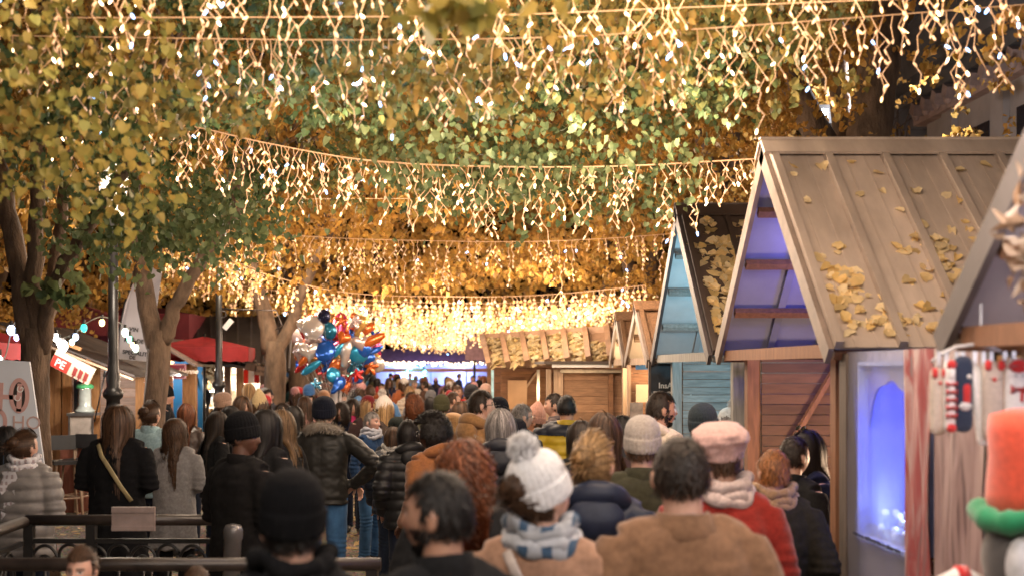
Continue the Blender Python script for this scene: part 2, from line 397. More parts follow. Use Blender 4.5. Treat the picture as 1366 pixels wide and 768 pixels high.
@cached
def hair_mesh(style):
    rnd = random.Random(sum(map(ord, style)))
    mb = MB(); el = Vector(HR)
    P = {'short': (1900, .038, 1.035, .003, .0024), 'crop': (1200, .018, 1.035, .001, .0026), 'long': (1900, .48, 1.10, .005, .0034), 'bob': (1700, .30, 1.12, .006, .0034),
         'curly': (2600, .38, 1.22, .024, .0030), 'afro': (3600, .12, 1.1, .016, .0030), 'tied': (1500, .15, 1.06, .003, .0030), 'wavy': (1900, .42, 1.14, .012, .0036)}[style]
    n, L, off, curl, w = P; ZCUT[0] = -.36 if style in ('short', 'crop') else -.58
    nu, nv = 48, 32; sh = {'afro': 1.42, 'curly': 1.15}.get(style, 1.02 if style in ('crop', 'short') else 1.035)
    keep = []; idx = {}
    for j in range(1, nv):
        for i in range(nu):
            th = PI * j / nv; d = Vector((math.sin(th) * math.cos(2 * PI * i / nu), math.sin(th) * math.sin(2 * PI * i / nu), math.cos(th)))
            lump = .05 * math.sin(11 * d.x + 7 * d.z) * math.sin(9 * d.y + 8 * d.z) if style in ('afro', 'curly') else .012 * math.sin(2 * PI * i / nu * 13 + 4 * d.z)
            idx[(j, i)] = len(keep); keep.append((d, Vector((d.x * el.x, d.y * el.y * (1.05 - (.3 * max(0, -d.z) if d.y < 0 else 0)), d.z * el.z)) * (sh + lump)))
    fs = []
    for j in range(1, nv - 1):
        for i in range(nu):
            q = [(j, i), (j + 1, i), (j + 1, (i + 1) % nu), (j, (i + 1) % nu)]
            if all(hair_region(keep[idx[a]][0]) for a in q): fs.append([idx[a] for a in q])
    fs.append([idx[(1, i)] for i in range(nu)])
    mb.add([k[1] for k in keep], fs, 0, .75)
    def root():
        for _t in range(60):
            d = Vector((rnd.gauss(0, 1), rnd.gauss(0, 1), rnd.gauss(0, 1))).normalized()
            if hair_region(d): return d
        return d
    for _ in range(n):
        d = root(); ti = rnd.uniform(.45, 1.5) * (1.25 if rnd.random() < .2 else 1)
        if style == 'afro':
            e = Vector((d.x * el.x, d.y * el.y, d.z * el.z)); b = d.orthogonal().normalized(); c_ = d.cross(b); ph = rnd.uniform(0, 6.3); t0 = rnd.uniform(1.3, 1.5); t1 = rnd.uniform(1.55, 1.74)
            ribbon(mb, [e * (t0 + (t1 - t0) * k / 6) + (b * math.cos(ph + k * 1.3) + c_ * math.sin(ph + k * 1.3)) * .010 for k in range(7)], w, tint=ti); continue
        fly = rnd.random() < .05; off_i = off * (1 + rnd.uniform(-.05, .06) + (rnd.uniform(.03, .16) if fly else 0))
        p = Vector((d.x * el.x, d.y * el.y, d.z * el.z)) * off_i
        Li = L * rnd.uniform(.6, 1.1); k = (20 if style == 'curly' else 12) if L > .2 else 6; st = Li / k; part = .5 if d.x > .01 * math.sin(40 * d.y) else -.5
        if style in ('short', 'crop'): vel = Vector((d.x * .5 + rnd.gauss(0, .4), (.5 if d.y > 0 and d.z > .4 else -.35) + rnd.gauss(0, .4), -.75 + .6 * max(0, d.z)))
        elif style == 'tied': vel = Vector((-d.x * .2 + rnd.gauss(0, .08), -1, .05 - .3 * d.z + rnd.gauss(0, .08)))
        else: vel = Vector((d.x + part * .7 + rnd.gauss(0, .1), -.25 if d.y < .5 else -.7, -.8))
        pts = [p.copy()]; ph = rnd.uniform(0, 6.28); fq = rnd.uniform(.8, 1.3) * (1.15 if style in ('curly', 'wavy') else .35); lift = rnd.random() < .25 and style in ('short', 'tied')
        for s_ in range(k):
            free = style in ('long', 'bob', 'curly', 'wavy')
            if free: vel = vel.normalized() * .72 + Vector((0, -.03, -.5))
            zz = p.z if not free or p.z > 0 else 0.
            rad = Vector((p.x / el.x ** 2, p.y / el.y ** 2, zz / el.z ** 2)); rad = rad.normalized() if rad.length > 1e-6 else Vector((0, 0, 1))
            vt = vel - rad * vel.dot(rad) * (1 if not lift else .75)
            vt = vt.normalized() if vt.length > 1e-5 else Vector((0, 0, -1)); p = p + vt * st
            q = Vector((p.x / el.x, p.y / el.y, zz / el.z)).length / off_i
            if q < 1: p = Vector((p.x / max(q, .3), p.y / max(q, .3), p.z / (max(q, .3) if zz else 1)))
            if free and p.z < -.13:                                   # lie on the back and the shoulders
                lim = -.10 - .045 * min(1, (-.13 - p.z) / .1) - rnd.uniform(0, .014)
                if d.y < .1 and p.y > lim: p.y += (lim - p.y) * .4
                p.x *= 1.0 + (.02 if abs(p.x) < .09 else -.01)
            elif free and p.z < 0: p.x *= .99
            amp = (curl + .004 * fly) * (.4 + .6 * s_ / k)
            pts.append(p + Vector((math.cos(ph + s_ * fq), math.sin(ph + s_ * fq), .4 * math.sin(ph * 2 + s_ * fq))) * amp)
        ribbon(mb, pts, w * rnd.uniform(.5, 1.3), tint=ti)
    if style == 'tied':
        c = Vector((0, -.118, .035))
        mb.ell(c, (.042, .036, .042), 18, 12, disp=lambda d: .12 * math.sin(9 * d.x + 5 * d.z) + .08 * math.sin(14 * d.y + 11 * d.z), tint=.8)
        for _ in range(420):
            a = Vector((rnd.gauss(0, 1), rnd.gauss(0, 1), rnd.gauss(0, 1))).normalized(); b = a.orthogonal().normalized(); r0 = .045 * rnd.uniform(.95, 1.2)
            ribbon(mb, [c + (a * math.cos(t) + b * math.sin(t)) * r0 for t in np.linspace(0, 2.2, 7)], .0022, c=c, tint=rnd.uniform(.5, 1.5))
        for _ in range(90):
            x = rnd.uniform(-.07, .07); z0 = rnd.uniform(-.08, -.04); g1 = rnd.gauss(0, .012)
            ribbon(mb, [Vector((x + g1 * k, -.072 - .005 * k, z0 - .014 * k)) for k in range(5)], .0016, tint=rnd.uniform(.6, 1.5))
    return mb.mesh('hair', hairmat((.03, .02, .015)), True)

@cached
def beard_mesh():
    rnd = random.Random(4); mb = MB()
    D = np.array([(rnd.gauss(0, .8), abs(rnd.gauss(.5, .6)), rnd.uniform(-1.3, -.1)) for _ in range(3000)]); D /= np.linalg.norm(D, axis=1)[:, None]
    Pn = head_pts(D)
    for p, d in zip(Pn, D):
        low = p[2] < -.082 + .5 * max(0, abs(p[0]) - .03) or (-.058 < p[2] < -.048 and abs(p[0]) < .026)
        lip = abs(p[0]) < .024 and -.078 < p[2] < -.056
        side = abs(p[0]) > .054 and p[2] < -.03
        if p[1] > -.005 and ((low and not lip) or side) and p[2] > -.125:
            o = Vector(p); n_ = Vector(d); e = (n_ * .5 + Vector((rnd.gauss(0, .3), .1, -.8))).normalized() * rnd.uniform(.009, .017)
            ribbon(mb, [o + n_ * .0005, o + e * .5 + n_ * .003, o + e], .0016, tint=rnd.uniform(.5, 1.4))
    return mb.mesh('beard', hairmat((.03, .02, .015)), True)

@cached
def fur_mesh(kind):
    """spiky fluff: a pom-pom or the fur edge of a hood"""
    rnd = random.Random(5); mb = MB()
    if kind == 'pom':
        mb.ell((0, 0, 0), (.034, .034, .034), 14, 10)
        for _ in range(650):
            d = Vector((rnd.gauss(0, 1), rnd.gauss(0, 1), rnd.gauss(0, 1))).normalized(); b = d.orthogonal() * rnd.gauss(0, .5)
            e = (d + b * .5).normalized() * rnd.uniform(.043, .052); ribbon(mb, [d * .028, (d * .036 + e) / 2 * 1.05, e], .0032, c=Vector((.3, .2, .5)))
    else:
        for _ in range(2600):
            t = rnd.uniform(-.35, PI + .35); c = Vector((.125 * math.cos(t), -.02 - .10 * math.sin(t), 1.495 - .035 * math.cos(2 * t) * .4 + .03 * math.sin(t)))
            d = Vector((rnd.gauss(0, 1), rnd.gauss(0, 1), rnd.gauss(0, 1))).normalized(); a = c + d * .024; e = a + (d + Vector((0, -.3, -.5))).normalized() * rnd.uniform(.02, .045)
            ribbon(mb, [a, (a + e) / 2 + d * .006, e], .0024, c=c)
        mb.tube([Vector((.125 * math.cos(t), -.02 - .10 * math.sin(t), 1.495 - .035 * math.cos(2 * t) * .4 + .03 * math.sin(t))) for t in np.linspace(-.35, PI + .35, 22)], .033, 12)
    return mb.mesh('fur', cloth((.4, .36, .3), 'knit'), True)

@cached
def hat_mesh(kind):
    mb = MB(); n = 96
    if kind == 'beret':
        pr = [(.098, -.01), (.10, .02), (.112, .05), (.128, .075), (.12, .105), (.085, .128), (.04, .137), (.01, .139)]
        rib = lambda a, i: .05 * math.sin(3 * a + i) + .025 * math.sin(7 * a + 2 * i)
    elif kind == 'slouch':
        pr = [(.101, -.03), (.106, -.005), (.105, .03), (.103, .033), (.110, .06), (.112, .09), (.103, .12), (.075, .15), (.035, .162), (.008, .165)]
        rib = lambda a, i: .022 * math.cos(26 * a) * (1 if i > 2 else .6) + .03 * math.sin(2 * a + i)
    elif kind == 'cone':
        pr = [(.100, -.03), (.105, 0), (.106, .035), (.103, .038), (.10, .06), (.088, .10), (.066, .14), (.042, .175), (.022, .2), (.008, .21)]
        rib = lambda a, i: .024 * math.cos(24 * a)
    elif kind == 'cap':
        pr = [(.094, .0), (.097, .04), (.09, .085), (.066, .118), (.03, .132), (.006, .135)]
        rib = lambda a, i: .004 * math.cos(6 * a)
    else:
        pr = [(.099, -.035), (.104, -.02), (.105, .02), (.104, .035), (.100, .038), (.099, .065), (.09, .095), (.07, .122), (.042, .138), (.012, .145)]
        rib = lambda a, i: .018 * math.cos(30 * a) * (1 if i != 3 else .3) + .012 * math.sin(3 * a + i * .7)
    prof = []
    for (a, b) in zip(pr[:-1], pr[1:]):
        for k in range(3): prof.append((a[0] + (b[0] - a[0]) * k / 3, a[1] + (b[1] - a[1]) * k / 3))
    prof.append(pr[-1])
    mb.lathe(prof, (0, 0, 0), n, rib=lambda a, i: rib(a, i // 3))
    mb.v = [(x * .9, y * 1.08 - .006, z) for x, y, z in mb.v]
    if kind == 'cap':
        mb.loft([[Vector((.078 * c, .085 + .09 * k * (1 - .5 * c * c), .012 - .012 * k + dz)) for c in np.linspace(-1, 1, 9)] + [Vector((.078 * c, .085 + .09 * k * (1 - .5 * c * c), .004 - .012 * k + dz)) for c in np.linspace(1, -1, 9)] for k, dz in ((0, 0), (.5, .003), (1, -.004))])
    return mb.mesh('hat', cloth((.02, .02, .02), 'knit'), True)

@cached
def scarf_mesh(kind):
    mb = MB()
    for k, (r, z, t) in enumerate(((.098, 1.492, .036), (.092, 1.535, .034), (.108, 1.468, .03))):
        P = [Vector((r * math.cos(a) * 1.02, r * math.sin(a) * .95 - .002, z + .016 * math.sin(a * (1 + k) + k) + .006 * math.sin(5 * a + k))) for a in np.linspace(0, 2 * PI, 40)]
        mb.tube(P, [(t * (1 + .22 * math.sin(3 * i * .7 + k)), t * (.8 + .2 * math.cos(i * .9))) for i in range(40)], 12)
    if kind == 'end':
        for x0, sgn in ((-.05, 1),):
            n = 12; vs = []
            for i in range(n):
                z = 1.46 - i * .026
                for dx in (-.055, -.02, .02, .055): vs.append((x0 + dx + .008 * math.sin(i), -.165 - .012 * math.sin(i * .8 + dx * 40), z))
            vs2 = [(x, y + .014, z) for x, y, z in vs]
            fs = [(i * 4 + k, i * 4 + k + 1, i * 4 + 5 + k, i * 4 + 4 + k) for i in range(n - 1) for k in range(3)]
            mb.add(vs, fs); mb.add(vs2, [f[::-1] for f in fs])
            for k in range(13):
                x = x0 - .055 + k * .0092; mb.tube([(x, -.16, 1.175), (x + .004, -.165, 1.13), (x - .002, -.16, 1.09)], .0035, 5)
    me = mb.mesh('scarf', cloth((.4, .4, .4), 'knit'), True)
    v = verts(me); n = normals(me); setverts(me, v + n * (.004 * snoise(v, 60, 3))[:, None]); return me

def plaid(name, c1, c2, c3, sc=16.):
    if name in MATS: return MATS[name]
    m, nt, b = nodes(name); L = nt.links; tc = N(nt, 'ShaderNodeTexCoord'); cur = None
    for ax, c, fq in (('BANDS_DIRECTION_X', c2, sc), ('Z', c3, sc * .8)):
        w = N(nt, 'ShaderNodeTexWave', wave_type='BANDS', bands_direction=ax[-1] if len(ax) > 1 else ax, Scale=fq, Distortion=3.); L.new(tc.outputs['Object'], w.inputs['Vector'])
        r = N(nt, 'ShaderNodeValToRGB'); r.color_ramp.interpolation = 'CONSTANT'; r.color_ramp.elements[1].position = .62; r.color_ramp.elements[0].color = (0, 0, 0, 1); r.color_ramp.elements[1].color = (1, 1, 1, 1); L.new(w.outputs['Fac'], r.inputs[0])
        mx = N(nt, 'ShaderNodeMix', data_type='RGBA'); L.new(r.outputs[0], mx.inputs[0])
        if cur is None: mx.inputs[6].default_value = (*c1, 1)
        else: L.new(cur, mx.inputs[6])
        mx.inputs[7].default_value = (*c, 1); cur = mx.outputs[2]
    L.new(cur, b.inputs['Base Color']); b.inputs['Roughness'].default_value = .95; b.inputs['Sheen Weight'].default_value = .3
    MATS[name] = m; return m

@cached
def collar_mesh(kind):
    mb = MB()
    if kind == 'stand':
        rings = []
        for r, z in ((.085, 1.445), (.088, 1.485), (.085, 1.526), (.080, 1.528), (.076, 1.48)):
            rings.append([Vector((r * math.cos(a) * 1.02, r * math.sin(a) * .98 - .012, z + .012 * math.sin(a) * -1)) for a in np.linspace(0, 2 * PI, 32, endpoint=False)])
        mb.loft(rings, cap=False)
    elif kind == 'lapel':
        rings = []
        for r, z in ((.066, 1.50), (.07, 1.522), (.077, 1.518), (.093, 1.485), (.114, 1.452), (.109, 1.442)):
            rings.append([Vector((r * math.cos(a), r * math.sin(a) * .95 - .01, z - .03 * max(0, math.sin(a)))) for a in np.linspace(0, 2 * PI, 32, endpoint=False)])
        mb.loft(rings, cap=False)
    else:                                                   # hood lying on the back
        P = [Vector((.118 * math.cos(t), -.012 - .105 * math.sin(t), 1.475 + .05 * max(0, math.sin(t)))) for t in np.linspace(-.5, PI + .5, 24)]
        mb.tube(P, [(.026 + .03 * max(0, math.sin(t)), .03 + .022 * max(0, math.sin(t))) for t in np.linspace(-.5, PI + .5, 24)], 14)
        mb.ell((0, -.135, 1.43), (.115, .05, .085), 20, 12)
    me = mb.mesh('collar', cloth((.1, .1, .1)), True); v = verts(me); n = normals(me)
    setverts(me, v + n * (.004 * snoise(v, 40, 6) + (.005 * snoise(v, 22, 9) if kind == 'hood' else 0))[:, None]); return me

@cached
def glasses_mesh(kind):
    mb = MB(); zc = .006
    for s in (-1, 1):
        mb.tube([Vector((s * .032 + .023 * math.cos(a), .106, zc - .002 + .018 * math.sin(a))) for a in np.linspace(0, 2 * PI, 17)], .0022, 6)
        mb.tube([(s * .055, .104, zc), (s * .078, .03, zc), (s * .08, -.02, zc - .006)], .002, 6)
        if kind == 'sun':
            mb.add([Vector((s * .032 + .022 * math.cos(a), .1055, zc - .002 + .0175 * math.sin(a))) for a in np.linspace(0, 2 * PI, 16, endpoint=False)], [tuple(range(16))])
    mb.tube([(-.01, .108, zc), (.01, .108, zc)], .002, 6)
    return mb.mesh('glasses', surf('glasses_black', (.01, .01, .01), .15, 0, bump=0), True)

SKIN = (.58, .36, .27); TANNED = (.45, .26, .18); DARK = (.075, .035, .022)
BLACK = (.015, .015, .016); NAVY = (.012, .018, .038); CHAR = (.035, .036, .04)
NAT = dict(black=(.012, .009, .008), dark=(.025, .015, .01), brown=(.075, .038, .02), auburn=(.17, .055, .022), blond=(.33, .2, .09), grey=(.2, .18, .17), ginger=(.28, .11, .035), light=(.2, .12, .06))
PEOPLE = []
def person(px, top, Y, yaw, label, coat=('jacket', BLACK, 'wool'), hair=('short', 'dark'), hat=None, pose='pocket', turn=0, legs=(NAVY, 'denim'), collar='stand',
           scarf=None, skin=SKIN, fur=None, glasses=None, width=1., small=False, group='people in the market crowd', pom=None, tilt=0., extra=None, shoes=True, lean=0., beard=False):
    """head centre column px, top of head or hat row `top` in the photo, distance Y; yaw 0 looks away from the camera, + turns left"""
    p = at(px, top, Y); hx = 0.
    cap = {None: .012, 'beanie': .03, 'slouch': .05, 'cone': .095, 'beret': .028, 'cap': .02}[hat[0] if hat else None] + (.03 if hair and hair[0] == 'afro' and not hat else 0)
    st = (p.z) / (1 + cap / 1.75); s = st / 1.75
    r = thing('person', label, 'person', (p.x, Y, 0), R(yaw), group); r.scale = (s * width, s * width, s)
    if lean: r.rotation_euler = (R(lean), 0, R(yaw))
    t = R(turn)
    link('body', body_mesh(pose, t), r, mat=skinmat(skin))
    ck = coat[2] if len(coat) > 2 else 'wool'
    c = link('coat' if coat[0] in ('coat', 'long', 'parka') else 'jacket', coat_mesh(pose, coat[0]), r, mat=cloth(coat[1], ck))
    if collar == 'hood': link('hood', collar_mesh('hood'), c, mat=cloth(coat[1], ck))
    elif collar and not small: link('collar', collar_mesh(collar), c, mat=cloth(coat[1], ck))
    if fur: link('fur_trim', fur_mesh('hood'), c, mat=cloth(fur, 'knit'))
    link('trousers', trousers_mesh(), r, mat=cloth(*legs))
    if shoes and not small:
        for sx in (-1, 1):
            o = link('shoe', shoe_mesh(), r, (sx * .1, 0, 0)); o.rotation_euler.z = -sx * .12
    def onhead(o, dz=0., dy=0., ti=0.):
        o.location = HC + rotz(t) @ Vector((0, dy, dz)); o.rotation_euler = (ti, 0, t)
    if hair:
        h = link('hair', hair_mesh(hair[0]), r, mat=hairmat(NAT[hair[1]])); onhead(h)
    if beard: onhead(link('beard', beard_mesh(), r, mat=hairmat(NAT[hair[1]])))
    if hat:
        h = link('hat', hat_mesh(hat[0]), r, mat=cloth(hat[1], hat[2] if len(hat) > 2 else 'knit')); onhead(h, .022, 0, R(9 + tilt))
        if pom:
            q = link('pom_pom', fur_mesh('pom'), h, (0, -.01, .165 if hat[0] == 'beanie' else (.21 if hat[0] == 'cone' else .185)), mat=cloth(pom, 'knit'))
            q.scale = (1.15,) * 3
    if scarf:
        o = link('scarf', scarf_mesh('end' if len(scarf) > 1 and scarf[1] == 'end' else 'wrap'), r)
        o.material_slots[0].link = 'OBJECT'; o.material_slots[0].material = scarf[0] if not isinstance(scarf[0], tuple) else cloth(scarf[0], 'knit')
    if glasses:
        o = link('glasses', glasses_mesh('sun' if glasses == 'up' else glasses), r); onhead(o, .075 if glasses == 'up' else 0, -.035 if glasses == 'up' else 0, R(38) if glasses == 'up' else 0)
    if extra: extra(r)
    PEOPLE.append(r)
    return r
# ------------------------------------------------------------------ ground
def ground_mat():
    m, nt, b = nodes('gravel'); L = nt.links; tc = N(nt, 'ShaderNodeTexCoord')
    n1 = N(nt, 'ShaderNodeTexNoise', Scale=.9, Detail=6.); n2 = N(nt, 'ShaderNodeTexVoronoi', Scale=38.); n3 = N(nt, 'ShaderNodeTexNoise', Scale=14., Detail=6.)
    for n in (n1, n2, n3): L.new(tc.outputs['Object'], n.inputs['Vector'])
    r = N(nt, 'ShaderNodeValToRGB'); r.color_ramp.elements[0].color = (.16, .115, .08, 1); r.color_ramp.elements[1].color = (.33, .25, .18, 1); r.color_ramp.elements[0].position = .35; r.color_ramp.elements[1].position = .66
    L.new(n1.outputs['Fac'], r.inputs[0])
    mx = N(nt, 'ShaderNodeMix', data_type='RGBA', blend_type='OVERLAY'); mx.inputs[0].default_value = .75; L.new(r.outputs[0], mx.inputs[6]); L.new(n2.outputs['Color'], mx.inputs[7])
    hs = N(nt, 'ShaderNodeHueSaturation', Saturation=.7); L.new(mx.outputs[2], hs.inputs['Color']); L.new(hs.outputs[0], b.inputs['Base Color'])
    b.inputs['Roughness'].default_value = .95
    ad = N(nt, 'ShaderNodeMath', operation='ADD'); L.new(n2.outputs['Distance'], ad.inputs[0]); L.new(n3.outputs['Fac'], ad.inputs[1])
    bp = N(nt, 'ShaderNodeBump', Strength=.8, Distance=.03); L.new(ad.outputs[0], bp.inputs['Height']); L.new(bp.outputs[0], b.inputs['Normal'])
    return m
g = MB(); xs = [-400, -60, -20, -8, -4, 0, 4, 8, 20, 60, 400]; ys = [-100, -10, 0, 5, 10, 20, 30, 45, 70, 150, 600]
g.add([(x, y, 0) for y in ys for x in xs], [(j * 11 + i, j * 11 + i + 1, j * 11 + 12 + i, j * 11 + 11 + i) for j in range(10) for i in range(10)])
tag(g.build('ground', ground_mat()), kind='structure')

# ------------------------------------------------------------------ leaves
def leaf_mat(name, trans=.45):
    m, nt, b = nodes(name); L = nt.links
    a = N(nt, 'ShaderNodeAttribute', attribute_name='leafcol')
    gm = N(nt, 'ShaderNodeTexNoise', Scale=30., Detail=2.); tc = N(nt, 'ShaderNodeTexCoord'); L.new(tc.outputs['Object'], gm.inputs['Vector'])
    hs = N(nt, 'ShaderNodeHueSaturation', Saturation=1.); mr = N(nt, 'ShaderNodeMapRange'); mr.inputs[3].default_value = .75; mr.inputs[4].default_value = 1.25
    L.new(gm.outputs['Fac'], mr.inputs[0]); L.new(mr.outputs[0], hs.inputs['Value']); L.new(a.outputs['Color'], hs.inputs['Color'])
    L.new(hs.outputs[0], b.inputs['Base Color']); b.inputs['Roughness'].default_value = .5; b.inputs['Specular IOR Level'].default_value = .35
    tr = N(nt, 'ShaderNodeBsdfTranslucent'); L.new(hs.outputs[0], tr.inputs['Color'])
    mx = N(nt, 'ShaderNodeMixShader'); mx.inputs[0].default_value = trans
    L.new(b.outputs[0], mx.inputs[1]); L.new(tr.outputs[0], mx.inputs[2]); L.new(mx.outputs[0], nt.nodes['Material Output'].inputs['Surface'])
    return m
LEAF = leaf_mat('linden_leaf')
TPL = np.array([(0, .1, 0), (-.3, -.02, .05), (-.52, .28, .11), (-.38, .68, .07), (0, 1.05, -.06), (.38, .68, .07), (.52, .28, .11), (.3, -.02, .05)], np.float32)
def leaf_mesh(name, c, t, nrm, size, col, curl=1.):
    """one mesh of folded heart-shaped leaves: base c, pointing t, facing nrm"""
    n = len(c); b = np.cross(nrm, t); b /= np.linalg.norm(b, axis=1)[:, None] + 1e-9; nn = np.cross(t, b)
    q = np.random.default_rng(n); T = np.repeat(TPL[None], n, 0)                # every leaf lopsided and curled its own way
    T[:, 1:4, 0] *= q.uniform(.65, 1.2, (n, 1)); T[:, 5:8, 0] *= q.uniform(.65, 1.2, (n, 1)); T[:, :, 0] += T[:, :, 1] ** 2 * q.normal(0, .16, (n, 1)); T[:, :, 1] += q.normal(0, .05, (n, 8))
    T[:, :, 2] = T[:, :, 2] * q.uniform(-.6, 3.2, (n, 1)) + (T[:, :, 1] ** 2) * q.normal(-.12 * curl, .25 * curl, (n, 1)); T[:, 1:4, 2] += q.normal(0, .06 * curl, (n, 1))
    P = c[:, None, :] + size[:, None, None] * (T[:, :, 0:1] * b[:, None, :] + T[:, :, 1:2] * t[:, None, :] + T[:, :, 2:3] * nn[:, None, :])
    base = (np.arange(n) * 8)[:, None]
    faces = (base[:, :, None] + np.array([[0, 4, 3, 2, 1], [0, 7, 6, 5, 4]])[None]).reshape(-1)
    me = bpy.data.meshes.new(name); me.vertices.add(n * 8); me.vertices.foreach_set('co', P.astype(np.float32).ravel())
    me.loops.add(n * 10); me.loops.foreach_set('vertex_index', faces.astype(np.int32)); me.polygons.add(n * 2)
    me.polygons.foreach_set('loop_start', (np.arange(n * 2) * 5).astype(np.int32))
    me.update(); me.validate()
    a = me.attributes.new('leafcol', 'FLOAT_COLOR', 'POINT'); cc = np.ones((n, 8, 4), np.float32); cc[:, :, :3] = col[:, None, :]; a.data.foreach_set('color', cc.ravel())
    me.materials.append(LEAF)
    return me

BARK = surf('bark', (.16, .105, .068), .9, .6, 7, 1., 26, stretch=(1, 1, .35), dist=.03)
TREES = []   # name, label, x, y
def limb(mb, p, rnd, r0, depth, d=None, L=1.4):
    """a tapered, slightly crooked branch that forks"""
    p = Vector(p); pts = [p.copy()]; rad = [r0]; k = 6; d = Vector(d).normalized()
    for i in range(k):
        d = (d + Vector((rnd.gauss(0, .12), rnd.gauss(0, .12), rnd.gauss(.03, .08)))).normalized(); p = p + d * L / k; pts.append(p.copy()); rad.append(r0 * (1 - .5 * (i + 1) / k) * (1 + rnd.uniform(-.06, .08)))
    mb.tube(pts, rad, 12 if r0 > .05 else 6)
    if depth:
        for j in range(3):
            q = pts[rnd.randint(3, k)]; dd = (d + Vector((rnd.gauss(0, .7), rnd.gauss(0, .7), rnd.uniform(-.1, .4)))).normalized()
            limb(mb, q, rnd, rad[-1] * rnd.uniform(.7, .95), depth - 1, dd, L * rnd.uniform(.6, .85))

def tree(label, x, y, trunk, limbs, r0, seed, name='linden_tree'):
    """trunk: points up to the fork; limbs: lists of points (world) starting near the fork"""
    rnd = random.Random(seed)
    t = thing(name, label, 'tree', (x, y, 0), 0, 'linden trees along the market alley')
    mb = MB(); O = Vector((x, y, 0))
    T = [Vector(p) - O for p in trunk]; fine = []
    for a, b in zip(T[:-1], T[1:]): fine += [a.lerp(b, i / 5) for i in range(5)]
    fine.append(T[-1]); n = len(fine)
    def ring(p, r, k=18): return [p + Vector((math.cos(a), math.sin(a), 0)) * r * (1 + .10 * math.sin(3 * a + p.z * 2 + seed) + .07 * math.sin(5 * a - p.z * 3.1) + .05 * mnoise.noise(Vector((math.cos(a) * 2, math.sin(a) * 2, p.z * 4 + seed)))) for a in np.linspace(0, 2 * PI, k, endpoint=False)]
    mb.loft([ring(p, r0 * (1.35 - .35 * min(1, p.z / .5)) * (1 - .12 * i / n + .16 * max(0, (i / n - .7)))) for i, p in enumerate(fine)])
    for lb in limbs:
        P = [Vector(p) - O for p in lb['p']]; fine = []
        for a, b in zip(P[:-1], P[1:]): fine += [a.lerp(b, i / 4) + Vector((rnd.gauss(0, .012), rnd.gauss(0, .012), 0)) for i in range(4)]
        fine.append(P[-1]); ra, rb = lb['r']; n = len(fine)
        mb.tube(fine, [ra + (rb - ra) * i / (n - 1) * (1 + rnd.uniform(-.08, .08)) for i in range(n)], 14)
        d = (P[-1] - P[-2]).normalized()
        for j in range(lb.get('n', 3)): limb(mb, P[-1], rnd, rb * .8, 2, d + Vector((rnd.gauss(0, .5), rnd.gauss(0, .5), .2)), 1.5)
    me = mb.mesh('trunk', BARK, True); v = verts(me); nn = normals(me); setverts(me, v + nn * (.012 * snoise(v * np.array([1, 1, .6]), 13, seed))[:, None])
    link('trunk', me, t)
    TREES.append((t, x, y)); return t

L_ = lambda pts, r, n=3: {'p': pts, 'r': r, 'n': n}
tree('big multi-stemmed linden tree behind the HO HO board at the left edge', at(45, 600, 11).x, 11, [at(52, 780, 11), at(50, 600, 11), at(46, 500, 11), at(48, 438, 11)],
     [L_([at(44, 470, 11), at(28, 370, 11), at(4, 250, 11.1), at(-30, 120, 11.3)], (.105, .07)), L_([at(50, 470, 11), at(46, 370, 10.9), at(50, 270, 10.9), at(56, 120, 10.8)], (.085, .06)),
      L_([at(56, 468, 11), at(70, 380, 10.8), at(108, 318, 10.6), at(165, 230, 10.5)], (.075, .05)), L_([at(56, 470, 11), at(66, 390, 11.2), at(82, 290, 11.4), at(92, 180, 11.5)], (.07, .045))], .135, 1)
tree('linden tree with a Y-shaped lit trunk between the lamp post and the burgundy sign', at(205, 600, 15.5).x, 15.5, [at(208, 705, 15.5), at(206, 560, 15.5), at(210, 480, 15.5), at(212, 440, 15.5)],
     [L_([at(206, 462, 15.5), at(198, 410, 15.5), at(188, 350, 15.5), at(176, 240, 15.6)], (.135, .10)), L_([at(217, 455, 15.5), at(232, 410, 15.4), at(252, 372, 15.3), at(300, 300, 15.2)], (.11, .075))], .152, 2)
tree('linden tree with a thick bare trunk just left of the balloons', at(368, 600, 21.6).x, 21.6, [at(368, 641, 21.6), at(366, 520, 21.6), at(366, 455, 21.6)],
     [L_([at(362, 470, 21.6), at(356, 430, 21.6), at(345, 390, 21.6), at(330, 330, 21.6)], (.17, .12)), L_([at(370, 468, 21.6), at(388, 435, 21.6), at(398, 405, 21.6), at(420, 350, 21.6)], (.13, .08))], .20, 3)
tree('dark linden trunk directly behind the balloon bunch', at(398, 560, 29).x, 29, [at(398, 605, 29), at(397, 460, 29), at(398, 400, 29)], [L_([at(398, 420, 29), at(392, 350, 29), at(380, 280, 29)], (.2, .12))], .25, 4)
tree('forked linden tree rising behind the big brown stall roof', 4.9, 14.5, [(4.9, 14.5, 0), (4.85, 14.5, 2.6), (4.8, 14.5, 3.8)],
     [L_([(4.8, 14.5, 3.5), at(1095, 190, 14.4), at(1058, 110, 14.2), at(1010, -20, 14)], (.2, .14)), L_([(4.85, 14.5, 3.5), at(1160, 180, 14.5), at(1178, 60, 14.6), at(1200, -60, 14.8)], (.3, .2)), L_([(4.85, 14.5, 3.4), at(1125, 190, 14.8), at(1118, 90, 15.2), at(1110, -20, 15.5)], (.16, .1))], .36, 5)
tree('linden tree with golden leaves behind the turquoise gable', 4.85, 21.6, [(4.85, 21.6, 0), (4.8, 21.6, 2), (4.8, 21.6, 3.6)],
     [L_([(4.8, 21.6, 3.3), at(972, 250, 21.6), at(978, 160, 21.6)], (.2, .14)), L_([(4.8, 21.6, 3.3), at(950, 230, 21.3), at(920, 150, 21)], (.14, .08))], .25, 6)
